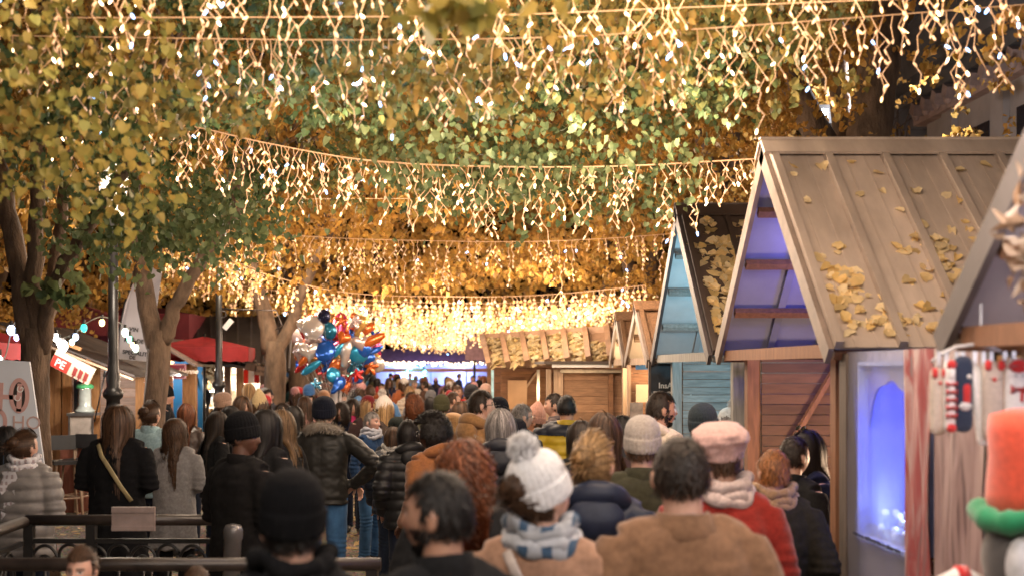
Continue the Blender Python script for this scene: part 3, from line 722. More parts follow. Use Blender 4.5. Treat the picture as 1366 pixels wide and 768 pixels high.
tree('linden tree leaning over the small gabled stalls', 4.6, 28, [(4.6, 28, 0), (4.4, 28, 2.2), (4.2, 28, 3.4)], [L_([(4.2, 28, 3.2), at(838, 350, 27.8), at(815, 290, 27.5)], (.18, .12)), L_([(4.2, 28, 3.1), at(880, 320, 28), at(884, 240, 28)], (.16, .1))], .24, 8)
tree('far linden tree above the leafy stall roof', 4.6, 35, [(4.6, 35, 0), (4.6, 35, 3.2)], [L_([(4.6, 35, 3), at(808, 330, 35), at(800, 280, 35)], (.22, .14))], .27, 9)
for i, (x, y, lab) in enumerate([(-4.4, 36, 'far linden tree on the left of the alley beyond the balloons'), (-4.6, 47, 'distant linden tree left of the blue stall at the alley end'), (4.8, 45, 'distant linden tree right of the blue stall at the alley end'),
                                 (-9.5, 17, 'linden tree standing behind the crepe stall roof'), (-10, 25, 'linden tree behind the red awnings'), (-10.5, 36, 'dim linden tree far behind the left stalls'),
                                 (-3.8, 73, 'linden tree behind the blue stall, left of the wreath'), (1.5, 74, 'linden tree behind the blue stall, right of the wreath'), (6.5, 70, 'linden tree at the far right end of the alley'),
                                 (9.5, 27, 'golden linden tree beyond the stalls, in front of the stone building'), (-4.1, 4.2, 'linden tree beside the photographer whose leaves hang in at top left'), (4.9, 5.6, 'linden tree at the right whose branches hang over the nearest lights')]):
    tree(lab, x, y, [(x, y, 0), (x + .05, y, 1.5), (x, y, 3.0 if y > 10 else 3.2)], [L_([(x, y, 2.8), (x + .4, y + .2, 4), (x + .8, y, 5.4)], (.16, .1)), L_([(x, y, 2.8), (x - .5, y - .2, 4), (x - .9, y + .3, 5.2)], (.15, .09))], .22 if y > 10 else .18, 20 + i)

# crowns: leaves hang in twigs; each leaf goes to the nearest trunk
def zmin_of(x, y):
    """underside of the canopy: the alley between the trees is pruned clear of the light curtains"""
    a = np.where(y < 9.8, 2.05 + .205 * y, np.where(y < 15.6, 2.05 + .137 * y, np.where(y < 26, 2.05 + .068 * y, 3.75)))
    a = np.maximum(a, 3.25)
    side = np.where(x < 0, sst(-1.7, -3.0, x), sst(2.0, 3.2, x))
    low = np.where(y < 12, 3.0, 3.25); low = np.where(x < -6.3, 1.9 + .3 * sst(-12, -7, x), low); low = np.where((x > 0) & (y < 12.5), 3.55, low); low = np.where((x < -2.55) & (x > -6) & (y < 12.2), 3.6, low)
    return a * (1 - side) + low * side
def grow(n, ylo, yhi, zhi, lsize, nleaf, seed, thr=-.05, xw=(-1, 1), dens_margin=1.22):
    rg = np.random.default_rng(seed); out = []
    y = ylo + (yhi - ylo) * rg.random(n) ** .8; z = 2.2 + (zhi - 2.2) * rg.random(n)
    pxlo, pxhi = -180, 1546
    px = pxlo + (pxhi - pxlo) * rg.random(n); x = (px - VX) / F * y
    pyv = VY - (z - CAMH) / y * F
    ok = (pyv > -230) & (pyv < 500) & (np.abs(x) < 15)
    zm = zmin_of(x, y); p = np.stack([x, y, z], 1)
    cl = snoise(p * np.array([1, 1, 1.25]), 2.1, seed + 1)
    ok &= (z > zm + .18 * snoise(p, 1.7, 77)) & (cl > thr)
    # stalls and building on the right keep the leaves out
    ok &= ~((x > 1.6) & (y < 9.3) & (z < 3.75)) & ~((x > 1.7) & (y < 16) & (z < 3.1)) & ~((x > 7.2) & (y < 17)) & ~((x > .345 * y + .12 * snoise(p, 1.5, 5)) & (y > 6.3) & (rg.random(n) < .9)) & ~((x > .28 * y) & (y > 8.5) & (y < 14.3) & (rg.random(n) < .75))
    p = p[ok]; zm = zm[ok]; m = len(p)
    # each twig: a short drooping line of leaves
    d = rg.normal(size=(m, 3)); d[:, 2] = d[:, 2] * .35 - .35; d /= np.linalg.norm(d, axis=1)[:, None]
    k = np.linspace(-.5, .5, nleaf)[None, :, None]
    c = p[:, None, :] + d[:, None, :] * k * (lsize * 4.2) + rg.normal(size=(m, nleaf, 3)) * lsize * .45
    t = rg.normal(size=(m, nleaf, 3)) * .55 + d[:, None, :] * .3 + np.array([0, 0, -.75]); t /= np.linalg.norm(t, axis=2)[:, :, None]
    nr = rg.normal(size=(m, nleaf, 3)) * .75 + np.array([0, -.35, .55])
    s = lsize * (.45 + .85 * rg.random((m, nleaf)) ** .8)
    # colours: green or turning yellow by branch, with single leaves apart
    pp = p; gz = snoise(pp, .55, 41) + .35 * snoise(pp, 1.6, 42)
    greener = .8 * np.exp(-((pp[:, 0] - .5) / 1.9) ** 2 - ((pp[:, 1] - 8.6) / 1.9) ** 2) * (pp[:, 2] < 4.6) + 1.0 * np.exp(-((pp[:, 0] + 2.7) / 1.2) ** 2 - ((pp[:, 1] - 9.5) / 2.6) ** 2) * (pp[:, 2] < 3.95) - .75 * sst(10.5, 13.5, pp[:, 1]) - .55 * (pp[:, 1] < 5.6) * (pp[:, 0] < 0) - .5 * sst(2.2, 3.2, pp[:, 0])
    f = sst(-.45, .6, gz * .75 + greener)[:, None] + rg.normal(size=(m, nleaf)) * .16; f = np.clip(f, 0, 1)[..., None]
    yel = np.array([.52, .29, .06]); oc = np.array([.36, .17, .05]); gr = np.array([.085, .135, .055]); ol = np.array([.29, .215, .06])
    mixv = rg.random((m, nleaf, 1)); y_ = yel * (1 - mixv * .55) + oc * mixv * .55
    col = np.where(f < .5, y_ * (1 - f * 2) + ol * f * 2, ol * (2 - f * 2) + gr * (f * 2 - 1)) * (.8 + .4 * rg.random((m, nleaf, 1)))
    TW.append((p - d * lsize * 2.6, p + d * lsize * 2.3, np.full(m, lsize * .028)))
    return c.reshape(-1, 3), t.reshape(-1, 3), nr.reshape(-1, 3), s.reshape(-1), col.reshape(-1, 3)
TW = []
batches = [grow(24000, 5.6, 12, 6.0, .046, 13, 101), grow(24000, 12, 26, 9.5, .082, 11, 202), grow(13000, 26, 75, 15, .19, 9, 303, thr=-.2)]
# twigs that hang in close to the lens and the shoot on the left trunk
def hanging(points, n, size, spread, green, seed):
    rg = np.random.default_rng(seed); c = np.concatenate([np.array(p)[None] + rg.normal(size=(n, 3)) * np.array(spread) for p in points]); m = len(c)
    t = rg.normal(size=(m, 3)) * .5 + np.array([0, 0, -.8]); t /= np.linalg.norm(t, axis=1)[:, None]
    nr = rg.normal(size=(m, 3)) * .6 + np.array([0, -.9, .3]); s = size * (.7 + .5 * rg.random(m))
    a = np.array([.36, .25, .06]) if not green else np.array([.095, .145, .06]); b = np.array([.24, .24, .06]) if not green else np.array([.18, .205, .085])
    f = rg.random((m, 1)); return c, t, nr, s, (a * f + b * (1 - f)) * (.8 + .4 * rg.random((m, 1)))
near = [at(px, py, Y) for px, py, Y in ((15, 70, 5.2), (40, 115, 5), (70, 150, 5.1), (20, 180, 5.3), (105, 190, 5.2), (140, 235, 5.4), (60, 30, 5.4), (110, 90, 5.6), (165, 120, 5.6), (180, 180, 5.8), (150, 270, 5.6), (10, 250, 5.6), (120, 40, 5.5), (200, 60, 5.7), (235, 110, 5.8), (60, 215, 5.2), (190, 245, 5.8), (30, 0, 5.2), (95, -20, 5.2))]
batches.append(hanging(near, 36, .045, (.13, .3, .10), False, 11))
batches.append(hanging([at(560, 10, 3.6), at(600, 14, 3.6), at(640, 8, 3.6), at(620, -10, 3.6), at(575, -15, 3.6), at(735, -8, 3.8)], 7, .07, (.035, .08, .02), False, 12))
batches.append(hanging([at(65, 382, 10.6), at(95, 372, 10.6), at(100, 392, 10.6), at(75, 395, 10.6), at(52, 378, 10.6)], 7, .11, (.06, .05, .05), True, 13))
mids = [at(px, py, Y) for px, py, Y in [(500 + 26 * i, 205 + 38 * math.sin(i * 1.1) + 10 * math.sin(i * 2.7), 8.3 + .4 * math.sin(i)) for i in range(17)]] + [at(px, py, 8.8) for px, py in ((660, 262), (690, 280), (640, 245), (760, 250), (850, 262), (880, 245), (560, 240), (600, 262), (720, 228), (800, 232))]
batches.append(hanging(mids, 46, .05, (.19, .32, .13), True, 14))
lefts = [at(px, py, Y) for px, py, Y in [(120 + 16 * i, 300 + 26 * math.sin(i * 1.3), 9.6 + .5 * math.sin(i * 2)) for i in range(15)]] + [at(px, py, 9.2) for px, py in ((30, 222), (90, 240), (60, 215), (150, 330), (200, 320), (240, 300), (120, 300), (300, 290), (330, 310), (190, 280))]
batches.append(hanging(lefts, 66, .054, (.21, .35, .13), True, 15))
C, T_, NR, S_, CL = [np.concatenate([b[i] for b in batches]) for i in range(5)]
XY = np.array([(t[1], t[2]) for t in TREES]); near_i = np.argmin(((C[:, None, :2] - XY[None]) ** 2).sum(2), 1)
for i, (t, x, y) in enumerate(TREES):
    k = near_i == i
    if k.sum() == 0: continue
    link('crown', leaf_mesh('crown', C[k] - np.array([x, y, 0]), T_[k], NR[k], S_[k], CL[k]), t)
print('leaves', len(C))
A0, A1, AW = [np.concatenate([b[i] for b in TW]) for i in range(3)]; tk = np.argmin((((A0 + A1)[:, None, :2] / 2 - XY[None]) ** 2).sum(2), 1)
for i, (t, x, y) in enumerate(TREES):
    k = np.where((tk == i) & (A0[:, 1] < 26))[0]
    if len(k) == 0: continue
    a, b, w_ = A0[k], A1[k], AW[k][:, None]; mid = (a + b) / 2 + np.array([0, 0, .01]); vs = []; n_ = len(k)
    for q in (0, 1, 2):
        an = 2 * PI * q / 3; o_ = np.stack([np.full(n_, math.cos(an)), np.full(n_, math.sin(an)), np.zeros(n_)], 1) * w_
        vs += [a + o_, mid + o_ * .8, b + o_ * .35]
    V = np.stack(vs, 1).reshape(-1, 3) - np.array([x, y, 0]); fs = [(9 * j + 3 * q + s, 9 * j + 3 * ((q + 1) % 3) + s, 9 * j + 3 * ((q + 1) % 3) + s + 1, 9 * j + 3 * q + s + 1) for j in range(n_) for q in range(3) for s in (0, 1)]
    me = bpy.data.meshes.new('twigs'); me.from_pydata(V.tolist(), [], fs); me.materials.append(surf('twig', (.10, .07, .05), .8, .3, 9, 0)); link('fine_twigs', me, t)['kind'] = 'stuff'

def litter(name, label, pts, nrm, size, seed, kind='stuff', parent=None, bright=1.):
    """fallen leaves lying flat on a surface"""
    rg = np.random.default_rng(seed); m = len(pts); nr = np.tile(np.array(nrm, float), (m, 1)) + rg.normal(size=(m, 3)) * .14
    t = rg.normal(size=(m, 3)); nr /= np.linalg.norm(nr, axis=1)[:, None]; t -= nr * (t * nr).sum(1)[:, None]; t /= np.linalg.norm(t, axis=1)[:, None]
    f = rg.random((m, 1)); col = (np.array([.85, .70, .44]) * f + np.array([.78, .55, .22]) * (1 - f)) * (.7 + .5 * rg.random((m, 1))) * bright  # leaf yellows raised to take in the light falling on the roofs
    o = link(name, leaf_mesh(name, np.array(pts), t, nr, size * (.7 + .6 * rg.random(m)), col, .35)); o['kind'] = kind
    if label: o['label'] = label; o['category'] = 'fallen leaves'
    return o
rg = np.random.default_rng(3); gp = np.stack([rg.uniform(-7, 4.5, 5200), rg.uniform(6, 30, 5200), np.full(5200, .012)], 1); gp = gp[snoise(gp, .9, 9) > -.15]
litter('fallen_leaves', 'yellow fallen leaves scattered over the gravel ground', gp, (0, 0, 1), .085, 4)

# ------------------------------------------------------------------ market stalls with steep roofs (right side)
def boards(mb, o, u, v, w, h, bh, th, rnd, mi=0, clip=None):
    """horizontal boards of height bh filling a w x h wall from o along u (unit) and v (unit up), thickness th"""
    o, u, v = Vector(o), Vector(u), Vector(v); n = u.cross(v); z = 0.
    while z < h - .01:
        z1 = min(z + bh, h); a, b = 0, w
        if clip: a, b = clip((z + z1) / 2)
        if b - a > .03:
            c = o + u * (a + b) / 2 + v * (z + z1 - .005) / 2 + n * rnd.uniform(-.002, .002)
            M = Matrix((u, v, n)).transposed(); mb.box(c, (b - a, z1 - z - .005, th), M, mi, rnd.uniform(.72, 1.18))
        z = z1

ROOF = {'brown': surf('roof_brown', (.42, .335, .275), .5, .3, 2.6, .15, 60, stretch=(1.6, .5, .5), spec=.4, tint=True), 'dark': surf('roof_dark', (.075, .05, .04), .6, .3, 3, .12, 60, tint=True), 'plank': wood('roof_plank', (.26, .14, .07))}
def stall(label, x0, x1, y0, y1, zE, zP, wall, wood_c, under_c, roofc, y0w, y1w, xw, seams=.36, purl=4, counter=True, brace=None, wallz=None, cap=.05, far_wall=True, fl=True):
    """A-frame market hut: ridge along X, gable towards the alley (-X), roof from x0 to x1, eaves at y0 and y1, walls y0w..y1w behind xw"""
    rnd = random.Random(int(x0 * 100 + y0 * 37)); ym = (y0 + y1) / 2
    t = thing('market_stall', label, 'market stall', (x0, ym, 0), 0, 'wooden market stalls with steep roofs')
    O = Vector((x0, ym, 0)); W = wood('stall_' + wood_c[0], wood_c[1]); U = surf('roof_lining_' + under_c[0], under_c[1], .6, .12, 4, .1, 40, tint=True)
    rm = ROOF[roofc]
    for nm, ye in (('roof_slope', y0), ('roof_slope', y1)):
        a = Vector((x0, ye, zE)) - O; p = Vector((x0, ym, zP)) - O; d = p - a; L = d.length; d.normalize(); ex = Vector((1, 0, 0)); n = ex.cross(d) * (1 if ye < ym else -1)
        if n.z < 0: n = -n
        mb = MB(); k = max(1, round((x1 - x0) / seams)); wd = (x1 - x0) / k
        M = Matrix((ex, d, n)).transposed()
        for i in range(k):
            mb.box(a + ex * (wd * (i + .5)) + d * L / 2 + n * .012, (wd - .002, L, .012), M, 0, rnd.uniform(.9, 1.08))
            for q in (.33, .66): mb.box(a + ex * (wd * (i + q)) + d * L / 2 + n * .0195, (.012, L, .004), M, 0, .97)
        for i in range(k + 1):
            mb.box(a + ex * min(max(wd * i, .022), x1 - x0 - .022) + d * L / 2 + n * .038, (.042, L + .01, .045), M, 0, .82)  # seam ribs tinted darker, painting in their shadow side
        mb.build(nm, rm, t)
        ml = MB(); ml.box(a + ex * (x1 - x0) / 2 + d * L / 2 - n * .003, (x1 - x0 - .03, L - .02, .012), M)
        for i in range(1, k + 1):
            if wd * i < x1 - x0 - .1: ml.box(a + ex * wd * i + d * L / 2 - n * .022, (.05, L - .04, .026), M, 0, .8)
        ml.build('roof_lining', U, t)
        mp = MB()
        for i in range(purl):
            q = .02 + i * .98 / purl; c = a + d * L * q + ex * (x1 - x0) / 2 - n * .058
            mp.box(c, (x1 - x0 - .04, .05, .045), M, 0, rnd.uniform(.8, 1.1))
        mp.build('purlin', W, t)
        rb = MB(); rb.box(a + d * L / 2 - ex * .016 - n * .03, (.028, L + .03, .10), M); rb.build('rake_board', surf('rake_' + roofc, (.2, .15, .12) if roofc != 'dark' else (.075, .06, .06), .6, .3, 6, tint=True), t)
    cp = MB()
    for s in (-1, 1):
        aa = math.atan2(zP - zE, (y1 - y0) / 2); M = Matrix.Rotation(s * -aa * .96, 3, 'X')
        cp.box(Vector(((x1 - x0) / 2 + .03, s * .062, zP + cap - .035)), (x1 - x0 + .14, .15, .02), M)
    cp.box(Vector(((x1 - x0) / 2 + .03, 0, zP + cap + .012)), (x1 - x0 + .14, .05, .03)); cp.build('ridge_cap', rm, t)
    tb = MB(); tb.span((.01, y0 - ym + .12, zE - .04), (.06, y1 - ym - .12, zE + .03)); tb.build('tie_beam', W, t)
    wz = wallz or zE - .03
    for yy in (y0w, y1w):
        for xx in (xw, x1 - .3):
            pb = MB(); pb.span((xx - x0 - .04, yy - ym - .045, 0), (xx - x0 + .05, yy - ym + .045, wz), tint=rnd.uniform(.85, 1.1)); pb.build('post', W, t)
    wm = wood('wall_' + wall[0] + '_h', wall[1])
    for yy in ([y1w - .055] if far_wall else []) + [y0w + .055]:
        wb = MB(); boards(wb, (xw + .055 - x0, yy - ym, 0), (1, 0, 0), (0, 0, 1), x1 - xw - .4, wz, .072, .022, rnd); wb.build('side_wall', wm, t)
    bw = MB(); boards(bw, (x1 - .3 - x0, y0w + .05 - ym, 0), (0, 1, 0), (0, 0, 1), y1w - y0w - .1, wz, .105, .022, rnd); bw.build('back_wall', wm, t)
    if brace:
        bb = MB(); y = y1w - ym - .085; bb.beam((brace[0] - x0, y, brace[1]), (brace[2] - x0, y, brace[3]), .03, .09, (0, 1, 0), tint=1.05); bb.build('brace', W if len(brace) < 5 else brace[4], t)
    if counter:
        cb = MB(); boards(cb, (xw - x0, y1w - ym - .06, .05), (0, -1, 0), (0, 0, 1), y1w - y0w - .12, .9, .13, .022, rnd); cb.span((xw - x0 - .16, y0w - ym + .06, .955), (xw - x0 + .3, y1w - ym - .06, .995)); cb.build('counter', W, t)
    if fl: f = MB(); f.span((xw - x0 + .02, y0w - ym, .02), (x1 - .32 - x0, y1w - ym, .06)); f.build('floor_deck', W, t)
    return t
RW = ('brown', (.22, .115, .06)); GREYW = ('grey', (.30, .29, .27))
stall('big brown market stall with leaf-strewn ribbed roof and blue-lit gable', 1.88, 5.3, 6.0, 8.6, 2.14, 3.37, ('russet', (.15, .075, .04)), ('red', (.22, .10, .05)), ('bluish', (.26, .28, .42)), 'brown', 6.42, 8.35, 2.05, brace=(2.22, 1.4, 2.62, 2.08))  # lining colour tinted blue to strengthen the gable lamps' light
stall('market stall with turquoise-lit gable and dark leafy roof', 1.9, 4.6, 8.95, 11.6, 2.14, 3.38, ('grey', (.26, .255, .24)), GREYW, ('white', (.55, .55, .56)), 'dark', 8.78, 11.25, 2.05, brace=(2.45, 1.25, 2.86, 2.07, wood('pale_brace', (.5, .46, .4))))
stall('small gabled plank stall beside the chalkboard', 1.9, 3.6, 11.85, 13.45, 2.12, 2.68, ('warm', (.30, .155, .07)), ('tan', (.36, .25, .17)), ('cream', (.6, .52, .44)), 'plank', 12.0, 13.3, 2.05, purl=2, seams=.3)
stall('smallest gabled plank stall next to the long leafy roof', 1.9, 3.4, 13.55, 14.8, 2.12, 2.64, ('warm', (.30, .155, .07)), ('tan', (.36, .25, .17)), ('cream', (.6, .52, .44)), 'plank', 13.7, 14.6, 2.05, purl=2, seams=.3)
stall('nearest market stall at the right edge hung with socks and plush', 1.72, 4.6, 1.5, 4.24, 2.16, 3.34, ('russet', (.22, .10, .05)), ('red', (.25, .11, .055)), ('dim', (.40, .36, .38)), 'dark', 1.8, 4.02, 1.95)

# fallen leaves lying on the roofs
def roof_litter(label, x0, x1, y0, ym, zE, zP, blobs, seed, size=.085):
    rg = np.random.default_rng(seed); P = []
    L = math.hypot(ym - y0, zP - zE); nx = np.array([0, -(zP - zE) / L, (ym - y0) / L])
    for (u, v, su, sv, n) in blobs:
        n = max(3, int(n * .8)); uu = np.clip(u + rg.normal(size=n) * su * 1.25, .03, .97); vv = np.clip(v + rg.normal(size=n) * sv * 1.3, .02, .9)
        P.append(np.stack([x0 + (x1 - x0) * uu, y0 + (ym - y0) * vv, zE + (zP - zE) * vv], 1) + nx * (.022 + .014 * rg.random((n, 1))))
    litter('roof_leaves', label, np.concatenate(P), nx, size, seed)
roof_litter('yellow fallen leaves lying in drifts on the big brown stall roof', 1.88, 5.3, 6.0, 7.3, 2.14, 3.37, [(.05, .28, .015, .07, 45), (.08, .1, .03, .03, 34), (.135, .12, .012, .025, 10), (.2, .42, .02, .05, 40), (.24, .27, .025, .06, 44), (.28, .15, .012, .06, 22), (.33, .28, .02, .07, 42), (.38, .42, .03, .05, 26), (.32, .52, .03, .05, 14), (.45, .3, .04, .1, 36), (.4, .6, .1, .16, 12), (.15, .6, .08, .2, 9), (.6, .4, .1, .15, 30), (.16, .75, .02, .05, 5), (.3, .45, .2, .25, 40)], 31, .062)
roof_litter('dry leaves covering the dark roof of the turquoise-lit stall', 1.9, 4.6, 8.95, 10.27, 2.14, 3.38, [(.06, .6, .03, .16, 60), (.05, .3, .02, .1, 26), (.12, .45, .03, .16, 70), (.16, .15, .06, .06, 40), (.16, .7, .04, .12, 24), (.3, .4, .1, .2, 60)], 32, .085)
# ------------------------------------------------------------------ icicle light curtains
WIRE = surf('icicle_wire', (.74, .47, .265), .5, .05, 5, 0)
LED = emit('led_warm', (1., .60, .26), 1.3); LEDW = emit('led_white', (1., .76, .46), 3.2); LEDB = emit('led_blue', (.25, .5, 1.), 3.); DIM = emit('led_sleeve', (1., .66, .40), .09)
LEDF = emit('led_far', (1., .57, .17), .32); LEDFW = emit('led_far_bright', (1., .70, .33), .75)
BULBMATS = [DIM, LED, LEDW, LEDB]; FARMATS = [DIM, LEDF, LEDFW, LEDB]
@cached
def bulb_mesh(mi, r, l):
    mb = MB(); mb.tube([(0, 0, 0), (0, 0, -l * .25), (0, 0, -l * .7), (0, 0, -l)], [r * .7, r, r, r * .5], 8); return mb.mesh('bulb', BULBMATS[mi], True)
def cable_pts(pts, n):
    """smooth run through measured points"""
    P = [Vector(p) for p in pts]; out = []
    for i in range(n + 1):
        u = i / n * (len(P) - 1); k = min(int(u), len(P) - 2); f = u - k
        a = P[max(k - 1, 0)]; b = P[k]; c = P[k + 1]; d = P[min(k + 2, len(P) - 1)]
        out.append(.5 * ((2 * b) + (c - a) * f + (2 * a - 5 * b + 4 * c - d) * f * f + (3 * b - a - 3 * c + d) * f ** 3))
    return out
def light_curtain(label, pts, spacing, drops, rnd, wr, br, bl, on, detail, blue=.04, seg=.062, thick=None, far=False):
    t = thing('icicle_light_curtain', label, 'string lights', Vector(pts[0]), 0, 'icicle light curtains over the alley'); O = Vector(pts[0])
    run = cable_pts(pts, 60); L = sum((b - a).length for a, b in zip(run[:-1], run[1:]))
    one = MB(); cb = one if detail == 0 else MB()
    cb.tube([p - O for p in run], thick or wr * 1.1, 6, 0)
    if detail: cb.build('cable', WIRE, t, True)
    n = max(2, int(L / spacing))
    for i in range(n):
        u = (i + rnd.uniform(.2, .8)) / n * 60; k = min(int(u), 59); p = run[k].lerp(run[k + 1], u - k) - O
        mb = one if detail == 0 else MB(); P = p.copy() if detail == 0 else Vector((0, 0, 0)); path = [P.copy()]; bulbs = []; sgn = rnd.choice((-1, 1)); ln = rnd.choice(drops) * rnd.uniform(.85, 1.1); m = max(2, int(ln / seg))
        dy = rnd.uniform(-.6, .6)
        for j in range(m):
            ang = rnd.uniform(.05, .75) * sgn; P = P + Vector((math.sin(ang), math.sin(ang) * dy, -math.cos(ang))) * seg * rnd.uniform(.8, 1.2); path.append(P.copy())
            a2 = -sgn * rnd.uniform(.25, 1.1) if j < m - 1 else ang * .5
            if detail == 0 or rnd.random() < .68 or j == m - 1: bulbs.append((P.copy(), Vector((math.sin(a2), rnd.uniform(-.4, .4), -math.cos(a2))).normalized()))
            sgn = -sgn if rnd.random() < .75 else sgn
            if rnd.random() < .16 and j < m - 2:
                q = P.copy(); br_ = [q.copy()]; s2 = -sgn
                for _ in range(rnd.randint(2, 4)):
                    q = q + Vector((s2 * math.sin(.7) * rnd.uniform(.5, 1.2), rnd.uniform(-.3, .3), -.8)).normalized() * seg; br_.append(q.copy()); bulbs.append((q.copy(), Vector((s2 * .5, 0, -.8)).normalized())); s2 = -s2
                mb.tube(br_, wr * .9, 5, 0)
        mb.tube(path, wr, 5, 0)
        def kindof():
            x = rnd.random(); return 3 if x < blue else (2 if x < blue + on * .4 else (1 if x < blue + on else 0))
        if detail == 2:
            o = mb.build('icicle_drop', WIRE, t, True, loc=p)
            for q, d in bulbs:
                b = link('bulb', bulb_mesh(kindof(), br, bl), o, q); b.rotation_euler = Vector((0, 0, -1)).rotation_difference(d).to_euler()
        else:
            for q, d in bulbs: mb.tube([q, q + d * bl * .4, q + d * bl], [br, br, br * .6], 6 if detail else 5, 1 + kindof())
            if detail == 1: mb.build('icicle_drop', [WIRE] + (FARMATS if far else BULBMATS), t, False, loc=p)
    if detail == 0: one.build('strand', [WIRE] + FARMATS, t)
    return t
rnd = random.Random(3)
W2 = (1, .78, .5)
def lamp(name, loc, power, col, rad=.12):
    l = bpy.data.lights.new(name, 'POINT'); l.energy = power; l.color = col; l.shadow_soft_size = rad
    o = bpy.data.objects.new(name, l); COL.objects.link(o); o.location = loc; return o
light_curtain('nearest icicle curtain dropping in from above the frame over thin wire', [at(-60, -40, 5.4), at(420, -28, 5.4), at(900, -34, 5.4), at(1420, -62, 5.4)], .058, (.2, .3, .36, .42), rnd, .0028, .0058, .026, .27, 2, seg=.066)
light_curtain('second icicle curtain on the slack cable across the top of the picture', [at(-40, 47, 6.0), at(220, 51, 6.0), at(440, 53.5, 6.0), at(700, 51, 6.0), at(900, 41, 6.0), at(1140, 24, 6.0), at(1410, 3, 6.0)], .047, (.12, .22, .32, .40, .5), rnd, .0029, .0060, .027, .26, 2, blue=.065, seg=.066)
wr = MB(); wr.tube(cable_pts([at(-60, 24.5, 5.7), at(440, 23, 5.7), at(683, 20, 5.7), at(900, 11, 5.7), at(1420, -10, 5.7)], 50), .0032, 6); tag(wr.build('support_wire', WIRE, None, True), 'thin straight support wire between the two nearest icicle curtains', 'wire')
wr = MB(); wr.tube(cable_pts([at(330, 266, 11.8), at(480, 265, 11.8), at(640, 263, 11.8), at(900, 250, 11.8)], 30), .0035, 6); tag(wr.build('support_wire', WIRE, None, True), 'bare support wire below the third icicle curtain', 'wire')
light_curtain('third icicle curtain sloping down from the left tree and sagging past green leaves', [at(60, 130, 8.5), at(245, 166, 8.5), at(360, 192, 8.5), at(490, 214, 8.5), at(640, 222, 8.5), at(820, 222, 8.5), at(1010, 212, 8.5)], .042, (.15, .25, .36, .45, .56), rnd, .0032, .0075, .03, .30, 1, blue=.025, thick=.006, seg=.064)
light_curtain('fourth, nearly level icicle curtain against the golden leaves', [at(300, 306, 15), at(420, 316, 15), at(560, 321, 15), at(720, 322, 15), at(880, 313, 15), at(960, 300, 15)], .075, (.15, .3, .42, .55, .7), rnd, .0045, .0105, .032, .40, 1, blue=.02, far=True)
light_curtain('icicle lights bunched at left above the lamp arm', [at(215, 318, 15.2), at(250, 335, 15.6), at(300, 345, 16.2), at(350, 362, 17)], .055, (.25, .35, .5, .6), rnd, .005, .013, .036, .6, 1, blue=.01, far=True)
farc = [('fifth icicle curtain, lowest of the separate cables', 21, 3.36), ('sixth icicle curtain behind the lowest separate cable', 24, 3.38), ('seventh icicle curtain at the top of the glittering mass', 27, 3.4)]
names = ['upper', 'upper middle', 'middle', 'dense middle', 'lower middle', 'lower', 'low', 'lower still', 'very low', 'second lowest', 'lowest and farthest']
farc += [('%s row of the glittering mass of far icicle lights' % nm, 30.5 + i * 3.3, 3.40 + .008 * i) for i, nm in enumerate(names)]
CURT = [(5.4, 3.85), (6.0, 3.7), (9.6, 3.7), (15, 3.65)]
for lab, Y, z in farc:
    xl = -4.3 - rnd.uniform(0, .6); xr = 3.9 + rnd.uniform(0, .5); zs = z + rnd.uniform(-.05, .05)
    if Y < 23: xl, xr = at(285, 0, Y).x, at(862, 0, Y).x
    sl = .62 if Y < 23 else .34
    light_curtain(lab, [(xl, Y, zs + sl), (xl * .5, Y, zs + .06), (0, Y, zs - .04), (xr * .5, Y, zs), (xr, Y, zs + .16)], .10 if Y < 40 else .14, (.25, .4, .5, .62) if Y < 40 else (.35, .5, .6, .7), rnd, .006, .0175 + .0002 * Y, .05, .62, 0, blue=.015, seg=.085 if Y < 40 else .11)
    CURT.append((Y, zs))
# the light those LEDs give off
PW = 1.
for Y, z in CURT:
    w = 2.3 if Y < 18 else 4.0
    for x in ((-1.3, -.6, .1, .8, 1.5) if Y < 18 else (-2.6, 0, 2.6)):
        lamp('led_light', (x, Y + {5.4: -.9, 6.0: 1.5, 9.6: 2.4, 8.5: 2.4, 15: 2.6}.get(Y, -.8), z - (.1 if Y < 8 else .5 if Y < 18 else .4)), ((36. if x > .7 else 16.) if Y < 8 else 28. if Y < 18 else 32.) * PW, (1, .75, .545), .25)
light_curtain('icicle curtain added over the photographer, out of frame above', [(-2.4, 1.2, 3.9), (0, 1.2, 3.75), (2.6, 1.2, 3.9)], .2, (.3, .5), rnd, .0045, .0085, .034, .3, 0)
for x in (-1.4, .2, 1.7): lamp('led_light', (x, 1.2, 3.5), 50., (1, .86, .74), .2)  # fill for the front rows, hung on the added unseen curtain
# ------------------------------------------------------------------ props and stalls on the left
IRON = surf('black_iron', (.016, .015, .015), .38, .4, 12, .25, 70, spec=.5)
IRON2 = surf('worn_iron_rail', (.035, .026, .022), .36, .5, 9, .3, 50)
STEEL = surf('brushed_steel', (.45, .45, .46), .3, .2, 10, .1, 90, metal=.9)
ORW = wood('orange', (.42, .20, .075)); PALE = wood('pale_h', (.42, .30, .25)); BRW = wood('brown_h', (.26, .125, .06)); TAN = wood('tan', (.40, .27, .18))
WHITE = surf('white_paint', (.75, .74, .73), .5, .05, 5, .05); RED = surf('red_canvas', (.26, .016, .018), .85, .2, 6, .2, 60); BURG = surf('burgundy_canvas', (.15, .02, .028), .85, .2, 6, .2, 60)
DARKR = surf('weathered_roof', (.07, .05, .042), .7, .4, 4, .4, 30, tint=True)

